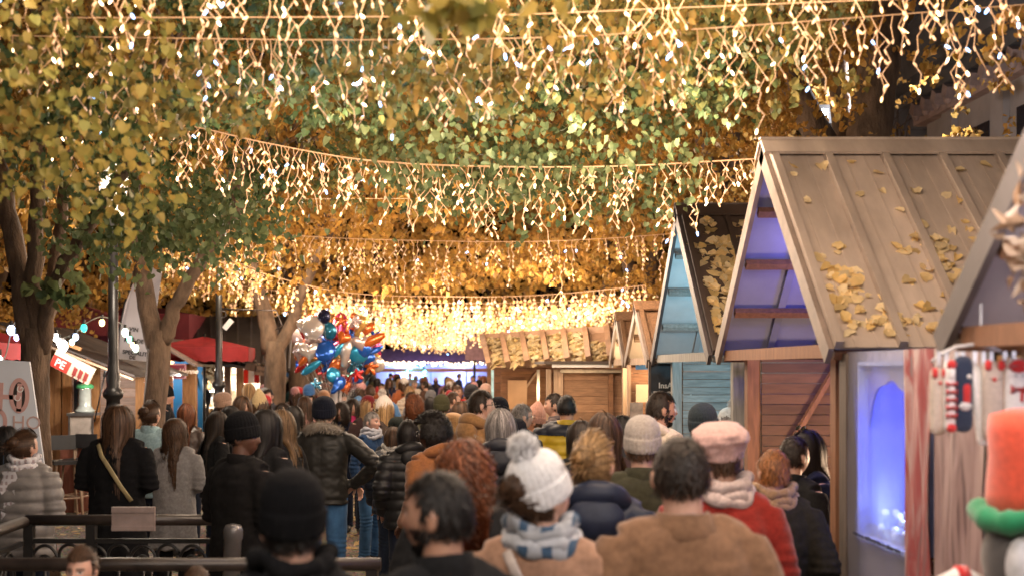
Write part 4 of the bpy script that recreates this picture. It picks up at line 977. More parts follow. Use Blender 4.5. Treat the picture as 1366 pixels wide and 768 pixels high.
def lamp_post(label, px, Y, r, arm=False, zt=5.2):
    p = at(px, 490, Y); t = thing('street_lamp', label, 'street lamp', (p.x, Y, 0), 0, 'cast iron lamp posts')
    mb = MB(); zc = 1.75
    mb.lathe([(r * 3, 0), (r * 3, .12), (r * 2.5, .16), (r * 2.6, .3), (r * 1.9, .42), (r * 1.6, .5), (r * 1.5, zc - .55), (r * 1.35, zc - .22), (r * 1.7, zc - .18), (r * 1.35, zc - .14), (r * 1.3, zc - .06), (r * 1.9, zc - .03), (r * 2., zc + .01), (r * 1.7, zc + .05), (r * 1.25, zc + .08), (r * 1.4, zc + .2), (r * 1.1, zc + .27), (r, zc + .4), (r * .9, zt)], n=24, rib=lambda a, i: .05 * math.cos(12 * a) if i in (6, 7) else 0)
    mb.build('pole', IRON, t, True)
    ln = MB(); ln.lathe([(.05, zt), (.13, zt + .02), (.17, zt + .42), (.19, zt + .44), (.06, zt + .56), (.02, zt + .66)], n=8); ln.build('lantern', emit('lantern_glow', (1, .85, .66), .7), t)
    if arm:
        z = 3.05; ab = MB(); L = .98; ab.tube([(0, 0, z), (L, 0, z - .02)], .013, 8); ab.tube([Vector((.07 + .055 * math.cos(a), -.02, z - .09 + .055 * math.sin(a))) for a in np.linspace(0, 2 * PI, 20)], .012, 6)
        ab.tube([(.0, 0, z + .45), (.0, 0, z - .1)], .05, 8); ab.tube([(L, 0, z - .02), (L + .1, 0, z - .28), (L - .02, 0, z - .36)], .01, 6); ab.build('arm', IRON2, t, True)
        pb = MB(); pb.box((.16, -.02, z - .26), (.09, .03, .2), Matrix.Rotation(.7, 3, 'Y')); pb.build('tag_plate', WHITE, t)
    return t
lamp_post('black cast iron lamp post between the two left tree trunks', 151, 13.6, .058, zt=3.75)
lamp_post('lamp post with a scrolled side arm, right of the burgundy sign', 292, 20.5, .058, True, 4.15)
lamp('lantern_light', at(151, 490, 13.6) + Vector((.5, -.9, 1.5)), 50, (1, .84, .66), .2); lamp('lantern_light', at(292, 490, 20.5) + Vector((.3, -.3, 2.2)), 90, (1, .84, .62), .2)

def rail_fence(label, p0, p1, zr, posts, orn=True):
    p0, p1 = Vector(p0), Vector(p1); d = (p1 - p0); L = d.length; d.normalize(); t = thing('iron_railing', label, 'railing', p0, math.atan2(d.y, d.x), 'ornamental iron railings')
    rl = MB(); rl.tube([(0, 0, zr - .035), (L, 0, zr - .035)], [(.045, .036)] * 2, 12, flat=(0, 1, 0)); rl.build('handrail', IRON2, t, True)
    fr = MB(); zb = zr - .155; fr.span((.02, -.014, zb - .03), (L - .02, .014, zb)); fr.build('frame_bar', IRON, t); fr = MB(); fr.span((.02, -.014, .12), (L - .02, .014, .16)); fr.build('frame_bar', IRON, t)
    for x in posts:
        pm = MB(); pm.span((x - .03, -.03, 0), (x + .03, .03, zr - .06)); pm.build('post', IRON, t)
    if orn:
        om = MB(); x = .12; k = 0
        while x < L - .1:
            z = zb - .105
            if k % 2: om.tube([Vector((x + .066 * math.cos(a), 0, z + .066 * math.sin(a))) for a in np.linspace(0, 2 * PI, 24)], .011, 6)
            else:
                for rr in (.10, .06): om.tube([Vector((x + rr * math.cos(a), 0, z - .11 + rr * 1.7 * math.sin(a))) for a in np.linspace(0, PI, 20)], .011, 6)
            om.span((x - .008, -.008, .15), (x + .008, .008, z - .1)); x += .16; k += 1
        om.build('scrollwork', IRON, t, True)
ya, yb = 6.35, 7.8; xl = at(35, 0, yb).x
rail_fence('back iron railing with ring scrollwork in front of the woman in grey wool', (xl, yb, 0), (at(292, 0, yb).x, yb, 0), 1.095, (0.02, at(122, 0, yb).x - xl))
rail_fence('short side railing running towards the viewer at the far left', (xl, ya + .06, 0), (xl, yb - .06, 0), 1.09, ())
rail_fence('front iron railing across the bottom left, behind the black-beanie head', (xl - .6, ya, 0), (at(508, 0, ya).x, ya, 0), 1.045, (.62, 2.95), True)
pl = MB(); pc = at(186, 690, 7.86); pl.box((0, 0, 0), (.275, .03, .155)); pl.box((0, -.017, .06), (.275, .01, .035)); pl.box((0, -.017, -.058), (.275, .01, .03)); o = pl.build('notice_plate', surf('plate', (.30, .23, .21), .55, .3, 7)); o.location = (pc.x, 7.72, pc.z + .01); tag(o, 'blank grey-brown notice plate fastened to the back railing', 'plate')
bo = MB(); bo.lathe([(.05, 0), (.05, 1.06), (.056, 1.07), (.056, 1.12), (.045, 1.145), (.012, 1.155)], n=20); o = bo.build('bollard', surf('bollard_grey', (.16, .15, .15), .35, .3, 8, metal=.5), None, True); o.location = (at(300, 0, 6.9).x, 6.9, 0); o.rotation_euler = (0, R(2.5), 0); tag(o, 'round grey metal bollard the man in the black beanie leans on', 'bollard')

# HO HO HO photo board
Y = 9.1; t = thing('photo_board', 'white HO HO HO photo board with a face hole, leaning beside the left tree', 'photo board', (at(-5, 0, Y).x, Y, 0)); t.rotation_euler = (0, 0, 0)
x0 = t.location.x; q = lambda px, py, dy=0.: Vector((at(px, py, Y).x - x0, dy, at(px, py, Y).z))
b = MB(); fr = [q(-75, 474), q(40, 482), q(57, 602), q(74, 730), q(-75, 730)]; b.add([p + Vector((0, -.012, 0)) for p in fr] + [p + Vector((0, .012, 0)) for p in fr], [(0, 1, 2, 3, 4), (9, 8, 7, 6, 5)] + [(i, 5 + i, 5 + (i + 1) % 5, (i + 1) % 5) for i in range(5)])
b.build('panel', surf('board_white', (.60, .64, .70), .6, .06, 3, .05), t)
pk = surf('pink_print', (.56, .33, .30), .7, .1, 10, 0); lettering('H', .30, pk, t, frame(q(-6, 546, -.014), (1, 0, -.05), (.04, 0, 1)), fw=.004)
ring = lambda c, rx, rz, w: [[c + Vector(((rx + s * w) * math.cos(a), -.002, (rz + s * w) * math.sin(a))) for s in (-1, 1)] for a in np.linspace(0, 2 * PI, 33)]
def oval(nm, c, rx, rz, w, m, dy=-.0135):
    rr = ring(c + Vector((0, dy, 0)), rx, rz, w); mb = MB(); mb.add([p for r in rr for p in r], [(2 * i, 2 * i + 1, 2 * i + 3, 2 * i + 2) for i in range(32)]); return mb.build(nm, m, t)
oval('letter_ring', q(26.5, 527), .062, .118, .016, pk); oval('letter_ring', q(0, 562), .045, .08, .016, pk)
h = MB(); c = q(26.5, 527, -.0125); h.add([c + Vector((.05 * math.cos(a), -.001, .104 * math.sin(a))) for a in np.linspace(0, 2 * PI, 28, endpoint=False)], [tuple(range(28))]); h.build('face_hole', surf('hole_dark', (.03, .022, .02), .8, .3), t)
lettering('C G', .07, WHITE, t, frame(q(27, 536, -.016), (.3, 0, 1), (-1, 0, .3)))
lettering('HO', .145, surf('mint_print', (.52, .36, .33), .7, .15, 4, 0), t, frame(q(16, 571, -.014), (1, 0, -.03), (.03, 0, 1)))

# crepe stall
Yw = 17.6; t = thing('market_stall', 'pale plank crepe stall at left with counter and sagging dark roof', 'market stall', (at(110, 0, Yw).x, Yw, 0), 0, 'wooden stalls on the left'); ox = t.location.x
X = lambda px, Y=Yw: at(px, 0, Y).x - ox
rz = lambda x: 2.31 - .39 * (x + ox + 5.545)             # roof height along X
rnd = random.Random(5); w = MB()
boards(w, (X(131), 0, 0), (1, 0, 0), (0, 0, 1), X(190) - X(131), 2.25, .125, .024, rnd, clip=lambda z: (0, max(0, min(X(190) - X(131), (2.31 - .04 - z) / .39 - 5.545 - ox - X(131)))))
w.build('side_wall', PALE, t); w = MB(); boards(w, (X(83), 0, 0), (1, 0, 0), (0, 0, 1), X(98) - X(83), 2.3, .15, .024, rnd); w.build('side_wall', PALE, t)
w = MB(); boards(w, (X(60), 1.9, 0), (1, 0, 0), (0, 0, 1), X(190) - X(60), 2.2, .14, .024, rnd, clip=lambda z: (0, max(0, min(X(190) - X(60), (2.31 - .06 - z) / .39 - 5.545 - ox - X(60))))); w.build('back_wall', BRW, t)
for px, wd in ((70, .055), (79, .05), (91, .06), (129, .06), (188, .06)):
    pm = MB(); pm.span((X(px) - wd, -.08, 0), (X(px) + wd, -.02, rz(X(px)) - .03), tint=rnd.uniform(.85, 1.15)); pm.build('post', ORW, t)
rf = MB(); a, b = X(20), X(198)
for i in range(8):
    y0, y1 = -.75 + i * .42, -.75 + (i + 1) * .42 - .006; ti = rnd.uniform(.8, 1.2)
    rf.add([(a, y0, rz(a)), (b, y0, rz(b)), (b, y1, rz(b)), (a, y1, rz(a)), (a, y0, rz(a) + .03), (b, y0, rz(b) + .03), (b, y1, rz(b) + .03), (a, y1, rz(a) + .03)], [(0, 3, 2, 1), (4, 5, 6, 7), (0, 1, 5, 4), (2, 3, 7, 6), (1, 2, 6, 5), (0, 4, 7, 3)], 0, ti)
rf.build('roof_slope', DARKR, t); fa = MB(); fa.beam((a, -.77, rz(a) - .03), (b, -.77, rz(b) - .03), .03, .1, (0, 1, 0)); fa.build('rake_board', TAN, t)
fa = MB(); fa.beam((X(97), -.70, 2.44), (X(128), -.70, 2.31), .05, .06, (0, 1, 0)); fa.build('rafter', ORW, t)
cb = MB(); cb.span((X(99), -.62, 0), (X(129), -.2, .95), tint=.9); cb.build('counter', wood('redbrown', (.30, .10, .06)), t)
lamp('stall_lamp', at(86, 463, 16.4), 5, (1, .93, .85), .08); lamp('festoon_light', at(152, 503, 16.3), 18, (1, .9, .8), .06); lamp('stall_lamp', at(115, 500, 18.6), 34, (1, .7, .42), .08)  # middle lamp: added fill for the pale plank wall, no bulb there
dc = thing('display_case', 'steel and glass crepe display case on the counter', 'display case', (at(112, 0, 17.15).x, 17.15, .95))
m = MB(); m.span((-.17, -.16, 0), (.18, .16, .04)); m.build('base', STEEL, dc); m = MB(); m.span((-.19, -.18, .42), (.2, .18, .46)); m.build('shelf', STEEL, dc)
for sx in (-.165, .165):
    m = MB(); m.span((sx - .012, -.15, .04), (sx + .012, -.13, .42)); m.build('upright', STEEL, dc)
m = MB(); m.span((-.15, -.14, .04), (.15, -.135, .42)); m.build('pane', surf('case_front', (.5, .42, .36), .2, .3, 6, spec=.6), dc)
mk = thing('drink_dispenser', 'clear tub dispenser with a bright green lid on the display case', 'dispenser', (at(113, 0, 17.15).x, 17.15, 1.41))
m = MB(); m.lathe([(.13, 0), (.15, .03), (.11, .06), (.09, .1), (.088, .33), (.1, .34)], n=20); m.build('tub', surf('clear_tub', (.5, .55, .52), .15, .2, 8, spec=.6), mk, True); m = MB(); m.lathe([(.115, .345), (.125, .35), (.125, .385), (.09, .41), (.02, .415)], n=20); m.build('lid', surf('green_plastic', (.1, .5, .2), .4, .1), mk, True)
st = MB(); st.tube([at(126, 562, 16.9), at(141, 493, 16.9)], .011, 8); st.tube([at(139, 502, 16.9), at(143, 488, 16.9)], .024, 10); tag(st.build('broom', IRON, None, True), 'black long-handled broom leaning against the pale plank wall', 'broom')
# tilted crepe sign box
sg = thing('hanging_sign', 'red and cream crepe sign hanging askew under a bright bulb', 'sign', at(97, 489, 16.7)); sg.rotation_euler = (0, R(27), 0)
m = MB(); m.box((0, 0, 0), (.60, .06, .25)); m.build('board', surf('cream_board', (.62, .52, .40), .5, .08), sg); m = MB(); m.box((-.16, -.033, -.035), (.27, .006, .17)); m.build('red_panel', surf('sign_red', (.52, .045, .03), .5, .1), sg)
lettering('PE', .15, WHITE, sg, frame((-.24, -.038, -.085), (1, 0, 0), (0, 0, 1)), fw=.003)
for i in range(3):
    m = MB(); x = .06 + i * .085; m.add([(x - .03, -.036, .02 - i * .01), (x + .035, -.036, .0), (x + .015, -.036, -.16), (x - .03, -.034, .03)], [(0, 1, 2), (0, 3, 1)]); m.box((x + .005, -.036, -.04), (.055, .006, .11), Matrix.Rotation(-.12, 3, 'Y')); m.build('crepe_cone', surf('cone_red', (.25, .03, .025), .6, .2), sg)
def bar_stool(label, px, Y, rz_=0.):
    t = thing('bar_stool', label, 'bar stool', (at(px, 0, Y).x, Y, 0), rz_, 'bar stools at the crepe stall'); D = surf('dark_seat', (.02, .018, .018), .5, .2)
    m = MB(); m.box((0, 0, .76), (.36, .36, .05)); m.build('seat', D, t); m = MB(); m.box((0, .17, 1.02), (.34, .03, .2), Matrix.Rotation(-.12, 3, 'X')); m.build('backrest', D, t)
    for sx in (-1, 1):
        for sy in (-1, 1): m = MB(); m.tube([(sx * .14, sy * .14, .74), (sx * .2, sy * .2, 0)], .016, 8); m.build('leg', TAN, t)
        m = MB(); m.tube([(sx * .155, .155, .78), (sx * .15, .18, 1.0)], .013, 6); m.build('back_post', TAN, t)
    m = MB(); m.tube([(-.18, -.18, .28), (.18, -.18, .28), (.18, .18, .28), (-.18, .18, .28), (-.18, -.18, .28)], .012, 6); m.build('foot_ring', TAN, t)
bar_stool('dark bar stool with light legs, nearest the left tree trunk', 87, 16.4, .5); bar_stool('dark bar stool behind the long-haired woman in black', 105, 16.7, -.3)
# feather flag
fl = thing('feather_flag', 'tall white feather flag with black lettering behind the Y-shaped tree', 'flag', at(160, 480, 18.2)); O = fl.location
f = lambda px, py: at(px, py, 18.2) - O
ol = [f(158, 478), f(160, 440), f(168, 405), f(178, 378), f(186, 352), f(200, 352), f(216, 362), f(212, 395), f(205, 435), f(198, 482)]
m = MB(); m.add([p + Vector((0, -.006 + .02 * math.sin(p.z * 5), 0)) for p in ol] + [p + Vector((0, .006 + .02 * math.sin(p.z * 5), 0)) for p in ol], [tuple(range(9, -1, -1)), tuple(range(10, 20))] + [(i, (i + 1) % 10, 10 + (i + 1) % 10, 10 + i) for i in range(10)]); m.build('cloth', surf('flag_white', (.62, .58, .60), .8, .1, 2, .1, 8), fl)
m = MB(); m.tube([f(157, 520), f(157, 450), f(166, 405), f(178, 372), f(186, 350)], .016, 8); m.build('mast', IRON, fl, True)
for s, px, py, sz in (('VIN', 173, 441, .085), ('MISE DE', 166, 455, .085), ('SPECIALITE', 164, 471, .085), ('DE', 173, 478, .075)): lettering(s, sz, surf('black_print', (.012, .012, .014), .6, 0, bump=0), fl, frame(f(px, py) + Vector((0, -.035, 0)), (1, 0, -.12), (.12, 0, 1)), fw=.002)

# the Vendee stall
Yv = 21.; t = thing('market_stall', 'stall with burgundy name sign, orange corner post and blue back wall', 'market stall', (at(240, 0, Yv).x, Yv, 0), 0, 'wooden stalls on the left'); ox = t.location.x; X = lambda px, Y=Yv: at(px, 0, Y).x - ox
m = MB(); m.span((X(244), -.05, 0), (X(261), .09, 2.12)); m.build('post', ORW, t); m = MB(); m.span((X(246), .6, 0), (X(252), .7, 2.1)); m.build('post', ORW, t)
m = MB(); m.span((X(200), 1.5, 0), (X(246), 1.56, 2.3)); m.build('back_wall', surf('blue_wall', (.01, .13, .26), .6, .15, 3, .05), t)
m = MB(); boards(m, (X(130), .02, 0), (1, 0, 0), (0, 0, 1), X(214) - X(130), 2.2, .13, .024, rnd); m.build('side_wall', PALE, t)
m = MB(); m.span((X(214), -.05, .0), (X(244), .5, .98)); m.build('counter', WHITE, t)
m = MB()
for i in range(7):
    y0, y1 = -.5 + i * .4, -.5 + (i + 1) * .4 - .005; a, b = X(206), X(268); za, zb = 2.42 + (222 - 206) / 41 * .33, 2.07; m.add([(a, y0, za), (b, y0, zb), (b, y1, zb), (a, y1, za), (a, y0, za + .04), (b, y0, zb + .04), (b, y1, zb + .04), (a, y1, za + .04)], [(0, 3, 2, 1), (4, 5, 6, 7), (0, 1, 5, 4), (2, 3, 7, 6), (1, 2, 6, 5), (0, 4, 7, 3)], 0, rnd.uniform(.8, 1.2))
m.build('roof_slope', surf('greybrown_roof', (.20, .15, .13), .7, .4, 4, .3, 30, tint=True), t)
m = MB(); m.span((X(214), -.60, 1.86), (X(258.5), -.57, 2.12)); s_ = m.build('sign_board', surf('burgundy_sign', (.17, .012, .03), .45, .05, bump=.03), t)
m = MB(); pk2 = surf('sign_pink', (.6, .3, .32), .5, 0, bump=0)
for lo, hi in (((X(214), -.606, 1.868), (X(258), -.601, 1.88)), ((X(214), -.606, 2.10), (X(258), -.601, 2.112)), ((X(257), -.606, 1.885), (X(258), -.601, 2.095))): m.span(lo, hi)
m.build('sign_border', pk2, s_); lettering('be Vendéenne', .125, surf('sign_cream', (.8, .66, .5), .5, 0, bump=0), s_, frame((X(219), -.606, 1.95), (1, 0, 0), (0, 0, 1)), shear=.25, fw=.002)
m = MB(); m.ell((X(240), -.64, 2.14), (.05, .04, .03), 12, 8); m.build('sign_lamp', LED, t)
lamp('stall_lamp', at(240, 500, 19.6), 14, (1, .92, .85), .06); lamp('stall_lamp', at(228, 500, 21.9), 11, (.8, .92, 1), .06)
# bright stall beyond, its shelves and decorations
Yk = 23.; t = thing('market_stall', 'brightly lit decoration stall with seamed dark roof, behind the lamp post with the arm', 'market stall', (at(300, 0, Yk).x, Yk, 0), 0, 'wooden stalls on the left'); ox = t.location.x; X = lambda px, Y=Yk: at(px, 0, Y).x - ox
m = MB(); m.span((X(258), 1.6, 0), (X(345), 1.66, 2.5)); m.build('back_wall', surf('bright_wall', (.62, .60, .55), .7, .3, 9), t)
for k in range(4):
    m = MB(); m.span((X(262), 1.2, .9 + k * .33), (X(292), 1.6, .93 + k * .33)); m.build('shelf', WHITE, t)
for px in (304, 320, 352): m = MB(); m.span((X(px) - .06, -.05, 0), (X(px) + .06, .08, 2.2)); m.build('post', ORW if px == 320 else wood('brown', (.15, .08, .045)), t)
m = MB(); m.span((X(264), -.1, 0), (X(350), .5, .95)); m.build('counter', surf('dark_counter', (.05, .045, .045), .5), t)
m = MB(); a0, a1 = Vector((X(214), 1.9, 2.05 + 66 / 1600 * 25)), Vector((X(372), 1.9, 2.05 + 66 / 1600 * 25)); b0, b1 = Vector((X(262), -.7, 2.12)), Vector((X(392), -.7, 1.98))
nr_ = (a1 - a0).cross(b0 - a0).normalized(); nr_ = nr_ if nr_.z > 0 else -nr_
m.add([a0, a1, b1, b0, a0 + nr_ * .03, a1 + nr_ * .03, b1 + nr_ * .03, b0 + nr_ * .03], [(0, 1, 2, 3), (7, 6, 5, 4), (0, 4, 5, 1), (2, 6, 7, 3), (1, 5, 6, 2), (0, 3, 7, 4)])
for i in range(9): m.beam(a0.lerp(a1, i / 8) + nr_ * .045, b0.lerp(b1, i / 8) + nr_ * .045, .035, .04, nr_, 0, 1.9)
m.build('roof_slope', surf('seamed_dark_roof', (.032, .026, .025), .6, .3, 4, tint=True), t)
m = MB(); m.beam((X(296), -.8, 2.17), (X(372), -.8, 1.95), .04, .14, (0, 1, 0)); m.build('fascia', wood('dark_fascia', (.10, .065, .045)), t)
for px, py, s in ((345, 489, ''), (357, 494, 'Corner')):
    m = MB(); c = Vector((X(px), -.86, at(px, py, Yk).z)); m.box(c, (.21, .03, .17 if s else .14), Matrix.Rotation(.2, 3, 'Y')); sb = m.build('sign_board', wood('sign_brown', (.16, .09, .055)), t)
    if s: lettering(s, .07, TAN, sb, frame(c + Vector((-.10, -.02, .0)), (1, 0, -.2), (.2, 0, 1)))
m = MB(); rr = random.Random(2)
for k in range(46): x = rr.uniform(0, 1); m.ell((X(298 + 74 * x), -.82 + rr.uniform(-.05, .05), 2.27 - .22 * x + rr.uniform(-.03, .06)), (.04, .04, .035), 6, 5, tint=rr.uniform(.5, 1.6))
tag(m.build('garland', surf('dry_garland', (.10, .07, .045), .8, .5, 30, tint=True)), 'brown dried-flower garland along the fascia of the bright decoration stall', 'garland').location = t.location
pe = MB(); rr = random.Random(8); lo_ = at(270, 482, 22.6)
for k in range(70):
    d = Vector((rr.gauss(0, 1), rr.gauss(0, 1), rr.gauss(0, .8))).normalized(); c = Vector((rr.uniform(-.15, .2), 0, rr.uniform(-.35, .15)))
    ribbon(pe, [c, c + d * .16 + Vector((0, 0, .02)), c + d * .3 + Vector((0, 0, -.07))], .035, c=Vector((0, 2, 0)))
o = pe.build('dried_branch', surf('straw', (.36, .23, .11), .8, .4, 20)); o.location = lo_; tag(o, 'dried straw-coloured star branches hanging right of the burgundy sign', 'decoration')
rr = random.Random(4)
for k, (px, py) in enumerate(((266, 530), (272, 545), (279, 520), (285, 536), (281, 552), (268, 512))):
    m = MB(); c = (.7, .66, .58) if k % 2 else (.36, .22, .10); m.ell((0, 0, .07), (.05, .05, .07), 10, 8); m.ell((0, 0, .17), (.035, .035, .04), 8, 6); o = m.build('figurine', surf('figurine_%d' % (k % 2), c, .6), None, True); o.location = at(px, py, 24.3)
    tag(o, ('small pale figurine' if k % 2 else 'small brown figurine') + ' on the lit shelves, ' + ('far left low', 'lower left', 'upper middle', 'right side', 'lowest right', 'top left')[k] + ' of the group', 'figurine', 'figurines on the bright shelves')
for k, px in enumerate((333, 347)):
    um = thing('striped_lantern', 'red and white striped paper lantern, ' + ('left, wider one' if k == 0 else 'right, slimmer one') + ' in the bright stall', 'lantern', at(px, 500, 23.4))
    for q in range(8):
        m = MB(); a0_, a1_ = 2 * PI * q / 8, 2 * PI * (q + 1) / 8; P = [(.04, .18), (.12, .14), (.155, .02), (.15, -.15)]; w_ = 1 if k == 0 else .62
        m.add([(r * w_ * math.cos(a), r * w_ * math.sin(a), z) for r, z in P for a in (a0_, (a0_ + a1_) / 2, a1_)], [(i * 3 + j, i * 3 + j + 1, i * 3 + j + 4, i * 3 + j + 3) for i in range(3) for j in range(2)]); m.build('panel', surf('stripe_red', (.55, .02, .025), .6, .1) if q % 2 else WHITE, um, True)
lamp('stall_lamp', at(275, 500, 23.8), 34, (1, .95, .88), .08); lamp('stall_lamp', at(325, 505, 23.6), 30, (1, .7, .4), .08)

def parasol(label, x, y, half, ze, zt, val, m_, rot=0., valm=None):
    t = thing('parasol', label, 'parasol', (x, y, 0), rot, 'parasols over the left stalls'); C4 = [(-half, -half), (half, -half), (half, half), (-half, half)]; mb = MB()
    for i in range(4):
        a, b = Vector((*C4[i], ze)), Vector((*C4[(i + 1) % 4], ze)); top = Vector((0, 0, zt)); n = 8; g_ = []
        for r in range(n + 1):
            for c in range(n + 1):
                e = a.lerp(b, c / n); p = top.lerp(e, r / n); p.z -= .09 * math.sin(PI * r / n) * math.sin(PI * c / n); g_.append(p)
        mb.add(g_, [(r * 9 + c, (r + 1) * 9 + c, (r + 1) * 9 + c + 1, r * 9 + c + 1) for r in range(n) for c in range(n)])
    mb.build('canopy', m_, t, True); vb = MB()
    for i in range(4):
        a, b = Vector((*C4[i], ze)), Vector((*C4[(i + 1) % 4], ze)); n = 16
        vb.add([a.lerp(b, k / n) + Vector((0, 0, dz - (.02 * abs(math.sin(k * PI / 2)) if dz else 0))) for k in range(n + 1) for dz in (0, -val)], [(2 * k, 2 * k + 1, 2 * k + 3, 2 * k + 2) for k in range(n)])
    vb.build('valance', valm or m_, t); pb = MB(); pb.tube([(0, 0, 0), (0, 0, zt + .05)], .025, 10); pb.build('pole', IRON, t, True)
    for i in range(4): rb = MB(); rb.tube([(0, 0, zt - .03), (C4[i][0] * .98, C4[i][1] * .98, ze - .01)], .01, 6); rb.build('rib', IRON, t)
parasol('bright red parasol at the far left edge beside the tree', -6.95, 15., 1.32, 2.36, 2.85, .2, surf('bright_red', (.42, .016, .02), .8, .15, 5))  # canvas of a brighter red than the low parasol
parasol('dull burgundy parasol left of the lamp post', -7.05, 22.6, 1.05, 2.9, 3.22, .26, surf('burgundy_faded', (.26, .06, .065), .85, .2, 4), .0, BURG)
parasol('dark burgundy box parasol behind the Y-shaped tree', -6.35, 24.4, 1.15, 3.1, 3.32, .72, BURG)
parasol('low red parasol right of the dark burgundy one', -4.62, 21.9, .86, 2.42, 2.62, .25, RED, .1)
# festoon of coloured bulbs
def festoon(label, pts, bulbs):
    P = [at(*p) for p in pts]; t = thing('festoon_lights', label, 'string lights', P[0]); O = P[0]; m = MB(); m.tube([p - O for p in cable_pts(P, 30)], .008, 6); m.build('cable', surf('grey_cable', (.3, .28, .25), .6), t)
    for px, py, Y, c, s in bulbs:
        k = 'bulb_%s' % c; cc = dict(white=(1, .95, .88), green=(.2, .9, .55), yellow=(1, .75, .3), blue=(.55, .7, 1), teal=(.05, .7, .6), violet=(.6, .5, 1), pale=(.75, 1, .75))[c]
        m = MB(); m.ell((0, 0, -.06), (.042 * s, .042 * s, .055 * s), 12, 8, tint=1); b_ = m.build('bulb', emit(k, cc, 6. if c == 'white' else (2. if c not in ('teal',) else .9)), t, True, loc=at(px, py, Y) - O + Vector((0, 0, .06)))
        m = MB(); m.tube([(0, 0, -.02), (0, 0, .045)], .02, 8); m.build('socket', IRON, b_)
festoon('festoon of coloured bulbs at the far left edge over the HO HO board', [(-40, 470, 13.4), (2, 482, 13.4), (18, 432, 13.4), (40, 425, 13.4)], [(2, 494, 13.4, 'white', 1.2), (15, 440, 13.4, 'blue', 1.1), (22, 450, 13.4, 'violet', .7), (0, 478, 13.4, 'white', .6)])
festoon('festoon of coloured bulbs between the left tree and the lamp post', [(64, 447, 15.5), (85, 450, 15.5), (104, 440, 15.5), (114, 431, 15.5), (137, 422, 15.7), (165, 434, 16), (182, 458, 16)], [(75, 450, 15.5, 'white', 1.), (79, 456, 15.5, 'white', .9), (84, 461, 15.8, 'white', 1.5), (96, 456, 15.5, 'pale', .8), (101, 449, 15.5, 'blue', .9), (112, 437, 15.5, 'teal', 1.), (136, 430, 15.7, 'yellow', .9), (167, 443, 16, 'pale', 1.1), (173, 452, 16, 'green', .9), (177, 460, 16, 'yellow', .8), (181, 464, 16, 'pale', 1.)])

# ------------------------------------------------------------------ right side: leafy roof, plank booth, boards
t = thing('market_stall', 'long market stall whose low roof panels are heaped with leaves', 'market stall', (1.5, 18.2, 0)); O = t.location
rl, rr_, el, er = Vector((at(646, 0, 19.4).x, 19.4, 2.495)), Vector((at(842, 0, 17.8).x, 17.8, 2.60)), Vector((at(655, 0, 18.3).x, 18.3, 2.02)), Vector((at(846, 0, 16.7).x, 16.7, 2.14))
m = MB(); nn = (rr_ - rl).cross(el - rl).normalized(); nn = nn if nn.z > 0 else -nn
m.add([p - O + q for q in (Vector(), nn * .03) for p in (rl, rr_, er, el)], [(0, 1, 2, 3), (7, 6, 5, 4), (0, 4, 5, 1), (2, 6, 7, 3), (1, 5, 6, 2), (0, 3, 7, 4)])
for i in range(8): m.beam(rl.lerp(rr_, i / 7) - O + nn * .07, el.lerp(er, i / 7) - O + nn * .07, .08, .11, nn, 0, 1.15)
m.beam(rl - O + Vector((-.03, 0, .045)), rr_ - O + Vector((.03, 0, .045)), .16, .10, tint=1.2); m.build('roof_slope', surf('leafy_roof', (.20, .115, .065), .65, .3, 5, tint=True), t)
w = MB(); boards(w, (at(668, 0, 18.9).x - O.x, 18.9 - O.y, 0), (1, 0, 0), (0, 0, 1), 1.5, 2.0, .12, .024, rnd); w.build('side_wall', BRW, t)
w = MB(); boards(w, (at(650, 0, 20).x - O.x, 20.2 - O.y, 0), (1, 0, 0), (0, 0, 1), 2.9, 2.1, .12, .024, rnd); w.build('back_wall', BRW, t)
w = MB(); w.beam((at(672, 0, 18.85).x - O.x, .6, 1.25), (at(716, 0, 18.85).x - O.x, .6, 1.98), .03, .07, (0, 1, 0)); w.build('brace', TAN, t)
for px, c in ((657, 'cyan'), (718, 'white')):
    w = MB(); w.span((at(px, 0, 18.3).x - O.x - .02, .08, 0), (at(px, 0, 18.3).x - O.x + .02, .14, 2.02)); w.build('post', surf('post_' + c, (.35, .6, .7) if c == 'cyan' else (.42, .40, .36), .5), t)  # cyan base colour stands in for a lit strip on that post
w = MB(); w.box((at(690, 0, 18.8).x - O.x, .55, 1.63), (.3, .02, .45)); w.build('paper_cover', surf('kraft_paper', (.42, .24, .12), .5, .2, 3, .4, 6), t)
LP = []
rg = np.random.default_rng(6)
for i in range(7):
    k = [110, 120, 130, 120, 110, 60, 45][i]; u = (i + .12 + .76 * rg.random(k)) / 7; v = 1 - (rg.random(k) if i < 5 else .55 * rg.random(k) ** 1.4)
    for a, b in zip(u, v): LP.append(rl.lerp(rr_, a).lerp(el.lerp(er, a), b) + nn * (.035 + .03 * rg.random()))
litter('roof_leaves', 'yellow leaves heaped between the battens of the long low roof', np.array([tuple(p) for p in LP]), nn, .10, 8, bright=.6)
t = thing('plank_booth', 'closed plank booth with a white strip under its flat roof edge', 'market stall', (1.8, 15.7, 0)); O = t.location
w = MB(); boards(w, (at(752, 0, 15.7).x - O.x, 0, 0), (1, 0, 0), (0, 0, 1), at(838, 0, 15.7).x - at(752, 0, 15.7).x, 2.0, .105, .024, rnd); w.build('front_wall', wood('booth_h', (.36, .20, .11)), t)
for px in (732, 742, 748, 815, 839): w = MB(); w.span((at(px, 0, 15.6).x - O.x - .03, -.1, 0), (at(px, 0, 15.6).x - O.x + .03, -.03, 2.03), tint=rnd.uniform(.9, 1.2)); w.build('post', TAN if px != 815 else BRW, t)
w = MB(); w.span((at(725, 0, 15.5).x - O.x, -.3, 2.1), (at(842, 0, 15.5).x - O.x, 1.6, 2.135)); w.build('roof_slab', DARKR, t)
